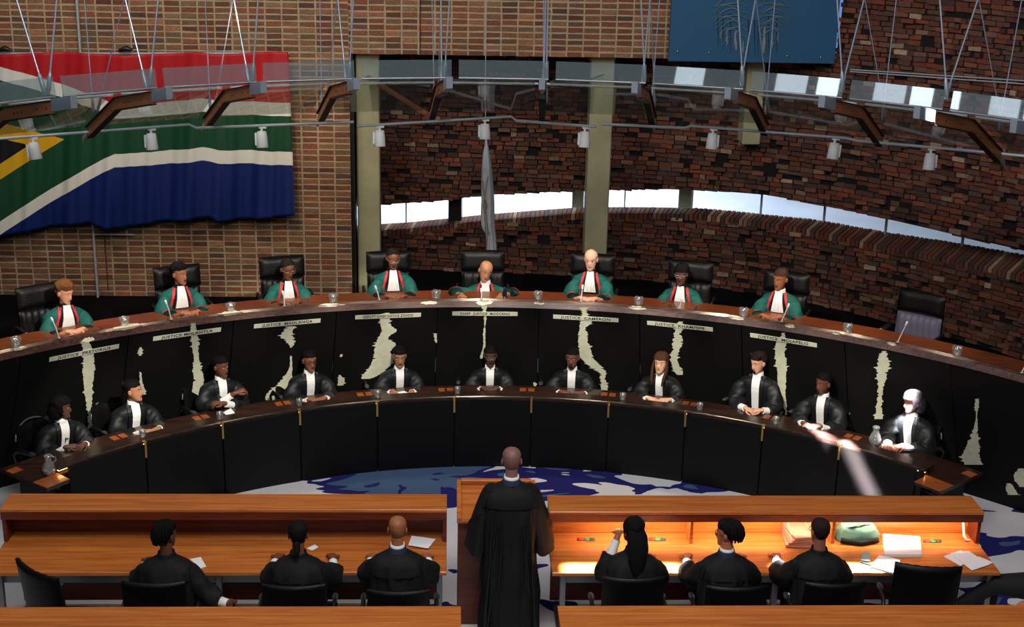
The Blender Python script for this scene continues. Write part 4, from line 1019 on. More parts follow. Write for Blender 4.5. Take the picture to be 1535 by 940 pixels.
# judges ------------------------------------------------------------
DK1, DK2, DK3 = (72, 44, 34), (96, 58, 40), (122, 76, 50)
J = [ # head px, yaw, pitch, tilt, tone, hair, hcol, glasses, hands(left px, right px on bench), label, beard
 dict(h=(97, 438), yaw=28, pitch=18, tilt=0, tone=(214, 150, 118), hair='curly', hcol=(96, 60, 32), L=(108, 494), R=(116, 493), lb='judge in a green robe with short brown hair, looking down, first from the left'),
 dict(h=(269, 410), yaw=32, pitch=4, tilt=0, tone=(104, 66, 48), hair='afro', hcol=(8, 7, 7), L=(281, 467), R=(291, 469), lb='dark-haired judge in a green robe looking to the right, second from the left'),
 dict(h=(431, 403), yaw=18, pitch=20, tilt=-3, tone=(78, 48, 38), hair='receding', hcol=(22, 18, 17), gl=(190, 150, 110), L=(432, 455), R=(441, 453), lb='balding judge in a green robe and glasses with clasped hands, third from the left'),
 dict(h=(589, 387), yaw=5, pitch=16, tilt=0, tone=(82, 50, 38), hair='receding', hcol=(18, 16, 16), gl=(205, 190, 165), L=(590, 446), R=(599, 446), lb='judge in a green robe and glasses seated before the left concrete column'),
 dict(h=(728, 406), yaw=14, pitch=14, tilt=12, tone=(172, 122, 90), hair=None, L=(694, 448), R=(750, 449), cl=False, arms={-1: (-.26, -.06, -.04), 1: (.26, -.06, -.04)}, coll=True, lb='bald smiling judge in a green robe with head tilted, at the middle of the bench'),
 dict(h=(886, 389), yaw=-6, pitch=8, tilt=0, tone=(212, 162, 138), hair='thin', hcol=(205, 202, 198), L=(877, 447), R=(885, 447), lb='pale bald white-haired judge in a green robe before the right concrete column'),
 dict(h=(1022, 411), yaw=-8, pitch=6, tilt=0, tone=(66, 40, 32), hair='bob', hcol=(8, 7, 7), gl=(222, 214, 200), L=(1008, 459), R=(1040, 461), cl=False, lb='dark-haired judge in a green robe and pale-rimmed glasses, right of the white-haired judge'),
 dict(h=(1170, 418), yaw=-22, pitch=10, tilt=0, tone=(106, 62, 42), hair='cropped', hcol=(60, 40, 32), gl=None, L=(1153, 470), R=(1163, 471), coll=True, lb='brown balding judge in a green robe with clasped hands, rightmost of the seated judges')]
cl_ = ['behind the short-haired judge at far left', 'behind the dark-haired judge, second from the left', 'behind the balding judge, third from the left', 'before the left concrete column', 'behind the bald smiling judge in the middle', 'behind the pale white-haired judge', 'behind the judge in pale-rimmed glasses', 'behind the rightmost seated judge', 'standing empty at the right of the bench']
ctops = [(60, 432), (265, 408), (422, 382), (582, 380), (724, 382), (889, 391), (1036, 397), (1180, 412), (1382, 440)]
for j in J:
    hd_ = PR(*j['h'], 7.66, C0); a = ANG(hd_, C0); loc = pol(C0, 7.80, a, DZ)
    hands = {}
    Lh, Rh = PZ(*j['L'], 1.775), PZ(*j['R'], 1.775)
    # person's own +x side is to the viewer's right here
    fixr = lambda p, r=7.36: pol(C0, r, ANG(p, C0), 1.775)
    dx = .045 if j.get('cl', True) else 0
    Lh, Rh = fixr(Lh), fixr(Rh); tv = V((cos(a), -sin(a), 0))
    hands = {-1: Lh-tv*dx, 1: Rh+tv*dx}
    person(j['lb'], loc, -a, hd_, hands, 'judge', j['tone'], j.get('hair'), j.get('hcol', (20, 16, 14)), j['yaw'], j['pitch'], j['tilt'], j.get('gl'), 0, .97, clasp=j.get('cl', True), arms=j.get('arms'), collar=j.get('coll'), shoulder=1.04, seat=.47, group='green-robed judges at the upper bench')
for k, (x, y) in enumerate(ctops):
    p = PR(x, y, 8.05, C0); a = ANG(p, C0); z = p.z-1.085
    c = chair('judge', 'black leather high-back chair '+cl_[k], pol(C0, 7.93, a, DZ), -a-(.05 if k == 8 else 0), 'high-back chairs of the judges', name='high_back_chair')
    if k == 8:
        for o in c.children:
            if o.name.startswith('backrest'): o.data = o.data.copy(); o.data.materials[0] = LEAP
# clerks --------------------------------------------------------------
K = [
 dict(h=(92, 610), yaw=48, pitch=4, tone=(66, 42, 34), hair='bob', hcol=(7, 7, 7), L=(108, 667), R=(121, 667), lb='dark-haired clerk in a black robe looking right, at the far left of the clerks desk'),
 dict(h=(200, 585), yaw=42, pitch=0, tone=(172, 120, 88), hair='bun', hcol=(9, 8, 7), L=(224, 645), R=(232, 643), pin=True, lb='clerk with tied-back hair and a yellow pin on a black robe'),
 dict(h=(331, 549), yaw=28, pitch=4, tone=(74, 44, 32), hair='short', L=(338, 602), R=(350, 590), fold=True, lb='short-haired clerk in a black robe with arms crossed'),
 dict(h=(464, 540), yaw=12, pitch=6, tone=(92, 58, 42), hair='short', gl=(40, 36, 34), L=(473, 598), R=(480, 597), lb='clerk in glasses and black robe below the third name strip from the left'),
 dict(h=(599, 534), yaw=-2, pitch=12, tone=(108, 76, 58), hair='short', L=(590, 586), R=(616, 586), cl=False, lb='clerk in a black robe before the widest cream hide marking, hands apart'),
 dict(h=(735, 533), yaw=3, pitch=8, tone=(52, 34, 28), hair='cropped', gl=(150, 140, 125), L=(731, 581), R=(738, 581), lb='clerk in glasses and black robe at the middle of the clerks desk'),
 dict(h=(858, 536), yaw=-8, pitch=4, tone=(74, 46, 36), hair='cropped', beard=1, L=(848, 587), R=(867, 588), lb='clerk in a black robe with a goatee and dark skin, right of the middle clerk'),
 dict(h=(991, 543), yaw=-10, pitch=2, tone=(224, 172, 140), hair='long', hcol=(74, 46, 30), L=(979, 597), R=(996, 598), lb='pale clerk with long straight brown hair in a black robe'),
 dict(h=(1137, 543), yaw=-32, pitch=14, tone=(216, 160, 130), hair='swept', hcol=(34, 24, 20), beard=1, L=(1126, 614), R=(1134, 614), lb='pale goateed clerk with dark swept hair in a black robe, looking down left'),
 dict(h=(1235, 574), yaw=-30, pitch=4, tone=(70, 42, 32), hair='cropped', beard=1, L=(1211, 636), R=(1220, 637), lb='close-cropped clerk in a black robe, second from the right'),
 dict(h=(1368, 602), yaw=-40, pitch=12, tone=(104, 62, 50), hair='bob', hcol=(34, 30, 34), L=(1334, 665), R=(1350, 667), cl=False, lb='clerk with sunlit hair in a black robe, at the far right of the clerks desk')]
kc = ['behind the leftmost clerk', 'behind the clerk with the yellow pin', 'behind the clerk with crossed arms', 'behind the clerk in glasses, fourth from the left', 'behind the clerk before the widest cream marking', 'behind the middle clerk in glasses', 'behind the goateed clerk right of the middle', 'behind the long-haired clerk', 'behind the pale goateed clerk', 'behind the second clerk from the right', 'behind the sunlit-haired clerk at far right']
for k, j in enumerate(K):
    hd_ = PR(*j['h'], 6.30, C1); a = ANG(hd_, C1); loc = pol(C1, 6.46, a, 0); tv = V((cos(a), -sin(a), 0))
    rh = 5.98; zh = .79
    if j.get('fold'):
        hands = {-1: pol(C1, 6.10, a+.016, .93), 1: pol(C1, 6.06, a-.014, .85)}
    else:
        Lh, Rh = PZ(*j['L'], zh), PZ(*j['R'], zh); dx = .045 if j.get('cl', True) else 0
        hands = {-1: Lh-tv*dx, 1: Rh+tv*dx}
        for s_ in hands: # keep hands over the worktop
            R_ = sqrt((hands[s_].x-C1.x)**2+(hands[s_].y-C1.y)**2); hands[s_] = pol(C1, min(max(R_, 5.84), 6.08), ANG(hands[s_], C1), zh)
    person(j['lb'], loc, -a, hd_, hands, 'clerk', j['tone'], j.get('hair'), j.get('hcol', (8, 7, 7)), j['yaw'], j['pitch'], 0, j.get('gl'), j.get('beard', 0), .97, clasp=j.get('cl', True), pin=j.get('pin', False), shoulder=1.06, sleevew=1.12, handsrc='folded' if j.get('fold') else None, group='black-robed clerks at the lower desk', seat=.45)
    chair('clerk', 'black swivel chair '+kc[k], pol(C1, 6.60, a-.01, 0), -a+.25*(1 if k < 4 else -1 if k > 7 else 0), 'swivel chairs at the clerks desk')
# ------------------------------------------------------------------ counsel desks
def desk(x0, x1, y0, y1, hy, ht, label, divs, lit, grp, deep=0):
    t = thing('counsel_desk', label, 'desk', ((x0+x1)/2, y0, 0), 0, grp); o = t.location
    def B(nm, lo, hi, m_, bev=.004): pofs(nm, MB().box(lo, hi, 0, None, bev), m_, t)
    B('desktop', (x0, y0, .715), (x1, y1, .75), OAK)
    B('hutch_top', (x0, hy, ht-.03), (x1, y1+.06, ht), OAK)
    B('hutch_apron', (x0, hy+.005, ht-.105), (x1, hy+.03, ht-.031), OAKD)
    B('back_panel', (x0+.02, y1-.03, .751), (x1-.02, y1-.005, ht-.031), OAKD if not lit else OAK)  # paler wood in the lit hutch: its glow put into the colour
    B('front_modesty_panel', (x0+.05, y1+.0, .05), (x1-.05, y1+.025, ht-.032), OAKD)
    for x in (x0, x1-.035): B('end_panel', (x, hy+.031, .751), (x+.035, y1-.031, ht-.031), OAKD)
    for x in divs: B('divider', (x-.016, hy+.035, .751), (x+.016, y1-.032, ht-.107), OAKD if not lit else OAK)  # dividers of the lit hutch are paler too, to carry the glow
    B('steel_apron', (x0+.08, y0+.10, .60), (x1-.08, y0+.13, .714), STL, .002)
    L = [x0+.10, (x0+x1)/2, x1-.06]
    for x in L:
        B('leg', (x-.025, y0+.05, 0), (x+.025, y0+.10, .714), STL, .004)
        B('foot_bar', (x-.02, y0+.105, .0), (x+.02, y1-.05, .04), STL, .004)
    if lit:
        B('light_strip', (x0+.35, hy+.05, ht-.05), (x1-.1, hy+.08, ht-.032), mat('strip light', (255, 220, 150), .5, emit=(255, 240, 205), es=55.0), .002)
    return t
xd = lambda x, y, z: PZ(x, y, z).x
desk(-3.85, .008, 10.68, 11.46, 11.20, 1.08, 'long honey-brown desk with dark hutch, three counsel seated at it', [xd(232, 800, .9)], False, 'counsel desks')
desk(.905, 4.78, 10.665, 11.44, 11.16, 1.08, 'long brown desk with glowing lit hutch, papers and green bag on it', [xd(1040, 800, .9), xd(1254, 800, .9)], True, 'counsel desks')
YF = PZ(400, 909, 1.08).y
desk(-4.2, PZ(691, 912, 1.08).x, YF-.95, YF-.06, YF-.5, 1.08, 'nearest honey-brown desk at the bottom left, only its top in view', [-2], False, 'counsel desks')
desk(PZ(836, 912, 1.08).x, 5.1, YF-.95, YF-.06, YF-.5, 1.08, 'nearest honey-brown desk at the bottom right, only its top in view', [3], False, 'counsel desks')
# lectern
lx0, lx1 = .095, .80
le = thing('lectern', 'wooden lectern with a sloping orange top in front of the standing advocate', 'lectern', ((lx0+lx1)/2, 11.3, 0))
pofs('body', MB().box((lx0+.01, 11.10, .0), (lx1-.01, 11.56, 1.0), 0, None, .006), OAKD, le)
Ml = Matrix.Translation((lx0, 11.04, 1.05)) @ Matrix.Rotation(atan2(.10, .57), 4, 'X')
pofs('sloping_top', MB().box((0, 0, -.03), (lx1-lx0, .58, 0), 0, Ml, .004), OAK, le)
for lo, hi in (((0, 0, 0), (.04, .58, .035)), ((lx1-lx0-.04, 0, 0), (lx1-lx0, .58, .035)), ((.04, .54, 0), (lx1-lx0-.04, .58, .05))):
    pofs('rim', MB().box(lo, hi, 0, Ml, .004), OAK, le)
# the standing advocate
hd_ = PY(767, 690, 10.90)
sp = person('bald man in a long black gown standing at the lectern, seen from behind', (hd_.x, 10.86, 0), pi, hd_, {-1: (hd_.x+.30, 11.08, 1.02), 1: (hd_.x-.30, 11.10, 1.02)}, 'counsel', (92, 66, 62), None, stand=True, shoulder=1.10, sc=1.04, sleevew=1.05, arms={-1: (-.08, .02, -.38), 1: (.08, .02, -.38)}, clasp=False)
# wide hanging sleeve ends and gown folds of the advocate
for s_ in (-1, 1):
    gw = MB(); rg = []
    for q in range(16):
        f = q/15; z = hd_.z-.235-.56*f; cx = s_*(.165+.105*f**.7+.012*f); w = .055+.050*f**.6; d = .085+.05*f
        wv = min(1, f*2)
        rg.append([V((cx+w*cos(a)*(1+.09*wv*sin(a*6+s_)), -.02+d*sin(a)*(1+.06*wv*cos(a*5)), z+.03*f*cos(a*2))) for a in [2*pi*i/26 for i in range(26)]])
    gw.loft(rg, 0); gw.build('hanging_sleeve', BLKS, sp)
fd = MB()
for i in range(13):
    x = -.155+.31*i/12; z0 = hd_.z-.36
    fd.tube([(x, .135, z0), (x*1.05, .148, z0-.15), (x*1.2+.012*sin(i*2), .16, z0-.5), (x*1.35+.01*sin(i), .178, z0-.9), (x*1.45+.015*sin(i*3), .182, .06)], [.004, .009, .013, .015, .015], 8)
fd.build('gown_folds', BLKS, sp)
sh = MB()
for s_ in (-1, 1): sh.tube([(s_*.1, .09, .035), (s_*.1, -.05, .04), (s_*.105, -.16, .03)], [.036, .042, .028], 10)
sh.build('shoes', PLAS, sp)
# counsel seated, backs to us
Q = [dict(h=(249, 801), yaw=-32, hair='braids', hcol=(8, 7, 7), tone=(70, 44, 34), Y=10.42, lb='counsel with cornrowed dark hair in black gown, leftmost at the left desk', hy=(215, 330), coll='none'),
     dict(h=(447, 801), yaw=0, hair='pony', hcol=(20, 16, 16), tone=(84, 52, 40), Y=10.42, lb='counsel with tied-back dark hair in black gown at the middle of the left desk', coll='none'),
     dict(h=(596, 793), yaw=-4, hair=None, tone=(158, 100, 66), Y=10.42, lb='bald counsel in black gown with white collar at the right of the left desk', coll='navy'),
     dict(h=(950, 796), yaw=10, hair='weave', hcol=(12, 12, 13), tone=(120, 76, 54), Y=10.42, lb='counsel with long straight black hair in black gown at the right desk', coll='none'),
     dict(h=(1090, 799), yaw=58, hair='braids', hcol=(15, 12, 13), tone=(126, 78, 58), gl=(30, 26, 26), Y=10.42, lb='counsel with braided hair and glasses turning left at the right desk', coll='navy'),
     dict(h=(1229, 796), yaw=16, hair='cropped', hcol=(40, 28, 24), tone=(104, 66, 52), Y=10.44, lb='close-cropped counsel in black gown beside the green bag at the right desk', coll='none', gl=(30, 26, 26))]
for j in Q:
    hd_ = PY(*j['h'], j['Y']); sw = 1.0
    hands = {-1: (hd_.x+.24, 10.86, .80), 1: (hd_.x-.24, 10.86, .80)}
    if j is Q[0]: hands = {-1: (hd_.x+.52, 10.30, .66), 1: (hd_.x-.26, 10.80, .80)}
    if j is Q[3]: hands = {-1: (hd_.x+.22, 10.86, .80), 1: (hd_.x-.10, hd_.y+.14, hd_.z-.08)}
    person(j['lb'], (hd_.x, 10.36, 0), pi, hd_, hands, 'counsel', j['tone'], j['hair'], j.get('hcol', (16, 14, 14)), j['yaw'], 6, 0, j.get('gl'), 0, .97, back=True, clasp=False, collar=j['coll'], shoulder=1.05, sleevew=1.05, group='counsel seated at the desks', curl=.25)
cc_ = [(232, 865, 'low', 'behind the cornrowed counsel'), (441, 869, 'low', 'behind the counsel with tied-back hair'), (598, 877, 'low', 'behind the bald seated counsel'), (949, 853, 'low', 'behind the counsel with long straight hair'), (1103, 871, 'low', 'behind the counsel with glasses and braids'), (1250, 866, 'low', 'behind the counsel beside the green bag')]
for x, y, kd, lb in cc_:
    p = PY(x, y, 10.12); c = chair(kd, 'black leather armchair on castors '+lb, (p.x, 10.22-.0, 0), pi, 'armchairs at the counsel desks')
    dzc = p.z-.93
    for o in c.children:
        if o.name.startswith('backrest'): o.location.z = max(-.10, min(.12, dzc))
p = PY(1392, 832, 10.25); c = chair('tall', 'empty high ribbed black leather chair at the right end of the lit desk', (p.x, 10.34, 0), pi-.15, 'armchairs at the counsel desks')
p = PY(80, 850, 10.2); chair('tall', 'empty black chair turned sideways at the left end of the left desk', (p.x+.02, 10.25, 0), pi*.78, 'armchairs at the counsel desks')
# seated onlooker at right edge: legs in view
px = PZ(1500, 873, .56)
T = thing('person', 'person in dark trousers with crossed leg, mostly outside the right frame edge', 'person', (px.x+.62, px.y, 0), pi/2)
kn = PZ(1492, 876, .60); hipp = kn+V((.55, -.12, -.02)); ft = PZ(1428, 912, .30)
b = MB(); b.tube([hipp, kn+V((.10, -.02, .0)), kn, kn.lerp(ft, .12), kn.lerp(ft, .5), ft], [.12, .095, .085, .075, .065, .05], 14)
b.tube([hipp+V((0, .22, -.02)), kn+V((.1, .25, -.12)), kn+V((.08, .26, -.5))], [.11, .08, .05], 12)
b.tube([ft+V((.04, 0, -.01)), ft+V((-.06, 0, -.03)), ft+V((-.18, 0, -.02))], [.04, .045, .025], 10, 1)
pofs('trousers', b, [mat('dark blue suit', (12, 14, 20), .85), PLAS], T)
bt = MB(); tor_ = hipp+V((.06, .10, 0)); bt.loft([[tor_+V((w_*.6*cos(a), w_*sin(a), z)) for a in [2*pi*i/20 for i in range(20)]] for w_, z in ((.2, -.05), (.2, .15), (.22, .38), (.21, .48), (.12, .54), (.06, .58), (.055, .64))], 0)
Mh = Matrix.Translation(tor_+V((-.02, 0, .76))) @ Matrix.Rotation(-pi/2, 4, 'Z'); mkhead(bt, Mh)
bt.tube([tor_+V((0, .18, .42)), tor_+V((-.08, .24, .2)), PZ(1548, 905, .62)], [.06, .05, .035], 10)
mkhand(bt, PZ(1548, 905, .62), PZ(1530, 905, .60), (0, 0, 1), 1, .3); pofs('body', bt, [skin((190, 120, 100)), lipm((140, 80, 70)), EYED, EYEW], T)
jk = MB(); jk.loft([[tor_+V((w_*.62*cos(a), w_*sin(a), z)) for a in [2*pi*i/20 for i in range(20)]] for w_, z in ((.215, -.06), (.215, .15), (.235, .38), (.225, .48), (.13, .545))], 0)
jk.tube([tor_+V((0, .19, .42)), tor_+V((-.08, .25, .2)), PZ(1556, 903, .63)], [.075, .065, .05], 12)
pofs('jacket', jk, mat('dark suit', (18, 20, 28), .8), T)
pofs('hair', mkhair(Mh, 'short'), hairm((20, 16, 14)), T)
chair('low', 'black armchair under the person at the right frame edge', (tor_.x, tor_.y, 0), pi/2*-1+pi, 'armchairs at the counsel desks')
# ------------------------------------------------------------------ things on the desks
def sheet(name, px, z, lb, cat, m_=PAPER, h=.003, grp=None): 
    pts = [PZ(x, y, z) for x, y in px]; a = (pts[1]-pts[0]).cross(pts[2]-pts[0])
    if a.z < 0: pts = pts[::-1]
    b = MB().poly([p+V((0, 0, 0)) for p in pts], h); c = sum(pts, V((0, 0, 0)))/len(pts)
    b.v = [tuple(V(v)-c) for v in b.v]; o = b.build(name, m_); o.location = c; return tag(o, lb, cat, grp)
DT = .753
sheet('document', [(285, 838), (301, 835), (309, 849), (300, 852)], DT, 'small white card beside the cornrowed counsel on the left desk', 'paper')
sheet('document', [(617, 803), (653, 808), (642, 822), (612, 817)], .77, 'white printed sheet in the hand of the bald seated counsel', 'paper')
sheet('document', [(460, 822), (472, 816), (477, 820), (468, 825)], DT, 'small paper before the counsel with tied-back hair', 'paper')
sheet('binder', [(1323, 800), (1379, 804), (1382, 831), (1326, 831)], .775, 'large white closed file lying flat under the lit hutch', 'file', h=.024)
nbk = sheet('open_notebook', [(1318, 832), (1350, 839), (1341, 859), (1305, 849)], .768, 'open white notebook left of the empty ribbed chair', 'notebook', h=.015)
sheet('pen', [(1291, 841), (1309, 847), (1309, 848.5), (1290, 842.5)], .762, 'dark pen beside the open notebook', 'pen', INK, .008)
sheet('document', [(1414, 834), (1440, 825), (1462, 835), (1440, 848)], .756, 'white sheet lying undermost of the loose sheets at the right desk end', 'paper')
sheet('document', [(1424, 829), (1452, 826), (1484, 846), (1457, 855)], .762, 'white sheet lying on top of the loose papers at the right desk end', 'paper')
ph = sheet('mobile_phone', [(1467, 834), (1489, 843), (1482, 846), (1462, 838)], .764, 'white smartphone with dark screen beside loose papers at the right desk end', 'phone', LAMP, .009)
sheet('mobile_phone', [(1293, 827), (1305, 828), (1304, 841), (1291, 840)], .768, 'greenish grey mobile phone lying near the green bag', 'phone', mat('grey green plastic', (140, 168, 158), .5), .014)
for px_, lb in (([(865, 806), (892, 806.5), (892, 811), (865, 810.5)], 'left'), ([(972, 806), (998, 806.5), (998, 811), (972, 810.5)], 'middle'), ([(1384, 808), (1411, 809), (1411, 813.5), (1384, 813)], 'right')):
    pts = [PZ(x, y, .7535) for x, y in px_]; c = sum(pts, V((0, 0, 0)))/4
    t = thing('socket_plate', 'small flush socket plate with red and green covers, %s one on the lit desk' % lb, 'socket', c, 0, 'socket plates on the lit desk')
    pofs('plate', MB().poly(pts[::-1], .002), PLAS, t)
    for f, cc3 in ((.22, (200, 60, 50)), (.55, (60, 140, 90)), (.85, (40, 70, 60))):
        pofs('cover', MB().lathe([(.028, 0), (.026, .004), (.001, .004)], pts[0].lerp(pts[1], f).lerp(pts[3].lerp(pts[2], f), .5)+V((0, 0, .001)), 12), mat('socket cover', cc3, .5), t)
# green cloth bag
b = MB(); c = PZ(1284, 806, .76); n = 26; rings = []
for q in range(13):
    f = q/12; z = .757+.15*sin(f*pi/2)**1.2; sx = .20*sqrt(max(0.02, 1-f**2.5)); sy = .13*sqrt(max(.02, 1-f**2.2))
    rings.append([c+V((sx*cos(a)*(1+.12*noise.noise(V((cos(a)*2, sin(a)*2, f*3)))), sy*sin(a)*(1+.15*noise.noise(V((cos(a)*3, sin(a)*3, f*4+5)))), z-c.z+.018*noise.noise(V((a*2, f*5, 3))))) for a in [2*pi*i/n for i in range(n)]])
b.loft(rings)
bg = thing('cloth_bag', 'crumpled grey-green cloth bag stuffed under the lit hutch', 'bag', c)
pofs('pouch', b, mat('green grey cloth', (96, 138, 128), .8, bump=.5, bscale=20), bg)
pofs('strap', MB().tube([c+V(p) for p in ((-.16, -.02, .10), (-.08, -.08, .15), (.02, -.06, .16), (.10, -.02, .14), (.17, .02, .08))], .014, 8, 0, .4), mat('green strap', (84, 122, 116), .8), bg)
pofs('dark_base', MB().tube([c+V((-.17, -.09, .02)), c+V((0, -.14, .015)), c+V((.17, -.08, .02))], .025, 8), BLK, bg)
# pink file box with ribbon
c = PZ(1196, 808, .76)
bx = thing('file_bundle', 'stack of pink-brown files tied with tape beside the close-cropped counsel', 'files', c)
for q in range(4):
    mm = Matrix.Translation(c+V((.01*q, 0, .0))) @ Matrix.Rotation(.08*q-.1, 4, 'Z')
    pofs('folder', MB().box((-.13, -.17, .0+.026*q-.003), (.13, .15, .022+.026*q), 0, mm, .003), mat('pink card', ((196, 130, 108), (184, 112, 92), (206, 142, 118), (190, 120, 100))[q], .7), bx)
pofs('tape', MB().tube([c+V((-.10, -.15, .11)), c+V((-.10, .05, .15)), c+V((-.02, .14, .19)), c+V((.05, .1, .15)), c+V((.10, -.1, .11))], .006, 6), mat('pink tape', (220, 160, 140), .7), bx)
# white cable under the hutch at right
p0, p1, p2 = PY(1444, 783, 11.3), PY(1445, 803, 11.25), PZ(1453, 810, .76)
tag(MB().tube([p0, p0.lerp(p1, .5), p1, p1+V((.02, -.02, -.03)), p2], .011, 8).build('desk_cable', LAMP), 'bent white cable at the right end under the lit hutch', 'cable')
# writing things before the clerk with crossed arms
sheet('paper_pad', [(334, 618), (346, 612), (352, 619), (341, 623)], .762, 'white notepad before the clerk with crossed arms', 'notepad', h=.008)
sheet('paper_pad', [(594, 588), (606, 586), (612, 589), (600, 591)], .762, 'white sheet between the hands of the clerk before the widest cream marking', 'paper', h=.004)
sheet('phone_handset', [(1355, 672), (1372, 672), (1370, 676), (1352, 676)], .765, 'small dark gadget before the far right clerk', 'gadget', PLAS, .012)
p = PZ(161, 492, 1.74); tag(MB().box((-.07, -.05, 0), (.07, .05, .02), 0, Matrix.Translation(p) @ Matrix.Rotation(.5, 4, 'Z'), .004).build('closed_book', mat('dark red leather', (110, 36, 26), .35)), 'small dark red book on the bench right of the leftmost judge', 'book')
p = pol(C0, 7.34, ANG(PZ(756, 448, 1.74), C0), 1.7355); bt_ = thing('bottle', 'small dark bottle on the bench right of the bald smiling judge', 'bottle', p)
pofs('glass_body', MB().lathe([(.026, 0), (.028, .01), (.028, .075), (.014, .10), (.013, .12)], p, 14), mat('dark bottle glass', (40, 30, 60), .15), bt_)
pofs('cap', MB().lathe([(.016, .118), (.016, .14), (.001, .141)], p, 12), PLAS, bt_)
sheet('document', [(704, 451.2), (738, 451.2), (737, 448.6), (706, 448.6)], 1.7375, 'white sheet on the bench before the bald smiling judge', 'paper')
# ------------------------------------------------------------------ light
S = bpy.context.scene
w = bpy.data.worlds.new('world'); S.world = w; w.use_nodes = True; bg_ = w.node_tree.nodes['Background']
bg_.inputs[0].default_value = (.55, .68, .9, 1); bg_.inputs[1].default_value = .05
def area(name, loc, tgt, size, power, col, sy=None):
    l = bpy.data.lights.new(name, 'AREA'); l.energy = power; l.color = col; l.size = size
    if sy: l.shape = 'RECTANGLE'; l.size_y = sy
    o = bpy.data.objects.new(name, l); C.objects.link(o); o.location = loc
    o.rotation_euler = (V(tgt)-V(loc)).to_track_quat('-Z', 'Y').to_euler(); return o
def spot(name, loc, tgt, ang, power, col, blend=.5, r=.05):
    l = bpy.data.lights.new(name, 'SPOT'); l.energy = power; l.color = col; l.spot_size = radians(ang); l.spot_blend = blend; l.shadow_soft_size = r
    o = bpy.data.objects.new(name, l); C.objects.link(o); o.location = loc
    o.rotation_euler = (V(tgt)-V(loc)).to_track_quat('-Z', 'Y').to_euler(); return o
WARM = (1, .78, .52); NEU = (1, .95, .88); COOL = (.82, .9, 1)
area('skylight_front', (1.0, 6.5, 8.8), (.5, 11.0, 0), 4, 400, NEU, 2.5)
area('rear_fill', (-1.0, -4.0, 10.8), (.5, 12, .5), 6, 230, (1, .96, .92), 2.2)  # broad fill added behind the camera for faces and gowns
area('skylight_left', (-3.5, 12.5, 8.5), (-3.2, 17.6, 4.2), 3.5, 170, (1, .93, .84), 1.2)
area('skylight_right', (3.2, 10.0, 8.6), (6.6, 15.5, 3.4), 3, 70, (.95, .9, 1), 1.5)
for k, q in enumerate((0, .22, .36, .62, .74, 1.0, 1.12, 1.34)):
    p_ = V((-2.2, 5.1, 6.85)).lerp(V((-5.2, 8.6, 6.85)), q/1.1)
    area('pane_reflection_strip', p_, p_+V((7.1, 6.6, -2.25)), .34 if k % 2 else .5, 6 if k % 2 else 4, (.84, .92, 1), 1.1)  # bright strips added for the right canopy panes to mirror
area('outside_sky', (1.2, 22.3, 5.5), (1.2, 20.4, 1.4), 3, 900, (.86, .93, 1), 2.5)
WM = (1, .91, .78)
for k, p in enumerate(SP):
    a = ANG(p, C0); tg = pol(C0, 7.40, a, 1.8)
    spot('track_light', p, tg, 58, 70 if k != 8 else 50, WARM, .7, .04)
for k, a in enumerate([-.62, -.45, -.29, -.134, .003, .162, .30, .445, .63]):
    spot('bench_key', pol(C0, 2.6, a, 5.0), pol(C0, 7.6, a, 2.05), 10, 1150 if k < 8 else 150, WM, .8, .06)
for k, a in enumerate([-.72, -.60, -.45, -.30, -.15, 0.0, .15, .30, .46, .60, .72]):
    spot('clerk_key', pol(C1, 1.6, a, 5.4), pol(C1, 6.3, a, 1.02), 12, 1400, WM, .8, .08)  # unseen spots added for the clerks' faces and desk
# warm wash on the brick wall end
spot('wall_wash', (-2.2, 13.8, 5.2), (-1.7, 17.6, 2.6), 46, 170, WARM, .9, .1)
spot('wall_wash', (-3.8, 14.2, 4.6), (-4.2, 17.6, 1.9), 50, 60, WARM, .9, .1)
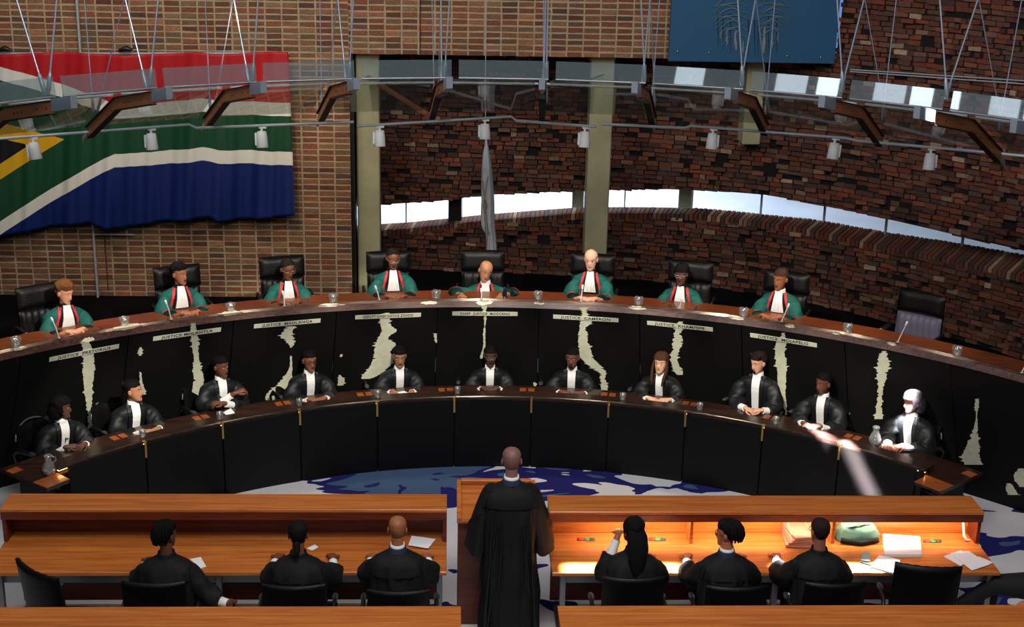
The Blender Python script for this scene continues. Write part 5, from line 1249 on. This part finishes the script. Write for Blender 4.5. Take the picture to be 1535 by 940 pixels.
# shafts of daylight
def shaft(loc, tgt, sx, sy, power, col, spread=2.0, roll=0):
    o = area('daylight_shaft', loc, tgt, sx, power, col, sy); o.data.spread = radians(spread)
    o.rotation_euler = (V(tgt)-V(loc)).to_track_quat('-Z', 'Y').to_matrix().to_4x4() .to_euler() if not roll else ((V(tgt)-V(loc)).to_track_quat('-Z', 'Y').to_matrix() @ Matrix.Rotation(roll, 3, 'Z')).to_euler()
for xa, xb in ((850, 1018), (1165, 1346)):
    a, b = PZ(xa, 853, .75).x, PZ(xb, 853, .75).x; ym = PZ(900, 853, .75).y
    shaft(((a+b)/2, ym+.02, 7.8), ((a+b)/2, ym+.0, .75), b-a, .11, 40, (.97, .96, 1), 1.5)
h = PR(1359, 598, 6.24, C1); shaft(h+V((-.75, -2.0, 5.2)), h, .16, .20, 14, (.95, .95, 1), 1.5)
h = PZ(1340, 664, .8); shaft(h+V((-.75, -2.0, 5.2)), h, .25, .06, 4, (.95, .95, 1), 1.5)
h = PR(1292, 712, 5.55, C1); shaft(h+V((-1.6, -1.9, 4.2)), h, .10, .75, 30, (1, .88, .92), 1.5, .9)
h = PZ(1228, 647, .83); shaft(h+V((-1.6, -1.9, 4.2)), h, .5, .10, 14, (1, .88, .92), 1.5, -.6)
# pieces of a part hang under that part (all share their thing's frame)
KIDS = {}
for o in bpy.data.objects:
    if o.parent: KIDS.setdefault(o.parent, []).append(o)
base = lambda o: o.name.split('.')[0]
for t, cs in list(KIDS.items()):
    for child, par in (('armrest_cap', 'armrest'), ('cuff_piping', 'black_cuff'), ('lettering', 'strip'), ('capsule', 'stem'), ('lens', 'housing'), ('back_rim', 'backrest'), ('yoke_seam', 'robe'), ('shoulder_pleats', 'robe'), ('light_strip', 'hutch_top'), ('tape', 'folder'), ('cover', 'plate')):
        ps = [c for c in cs if base(c) == par]
        for k, c in enumerate([c for c in cs if base(c) == child]):
            if not ps: continue
            p_ = ps[min(k, len(ps)-1)]; c.parent = p_
            if child in ('lens',): c.location = (0, 0, 0); c.rotation_euler = (0, 0, 0)
            else:   # keep its place although the parent part may be shifted
                c.location = V(c.location)-V(p_.location) if child != 'lens' else c.location
                if child == 'back_rim': c.location = (0, 0, 0)
vs_ = S.view_settings; vs_.view_transform = 'Standard'; vs_.look = 'None'; vs_.gamma = 1; vs_.exposure = 0.12; vs_.use_curve_mapping = False
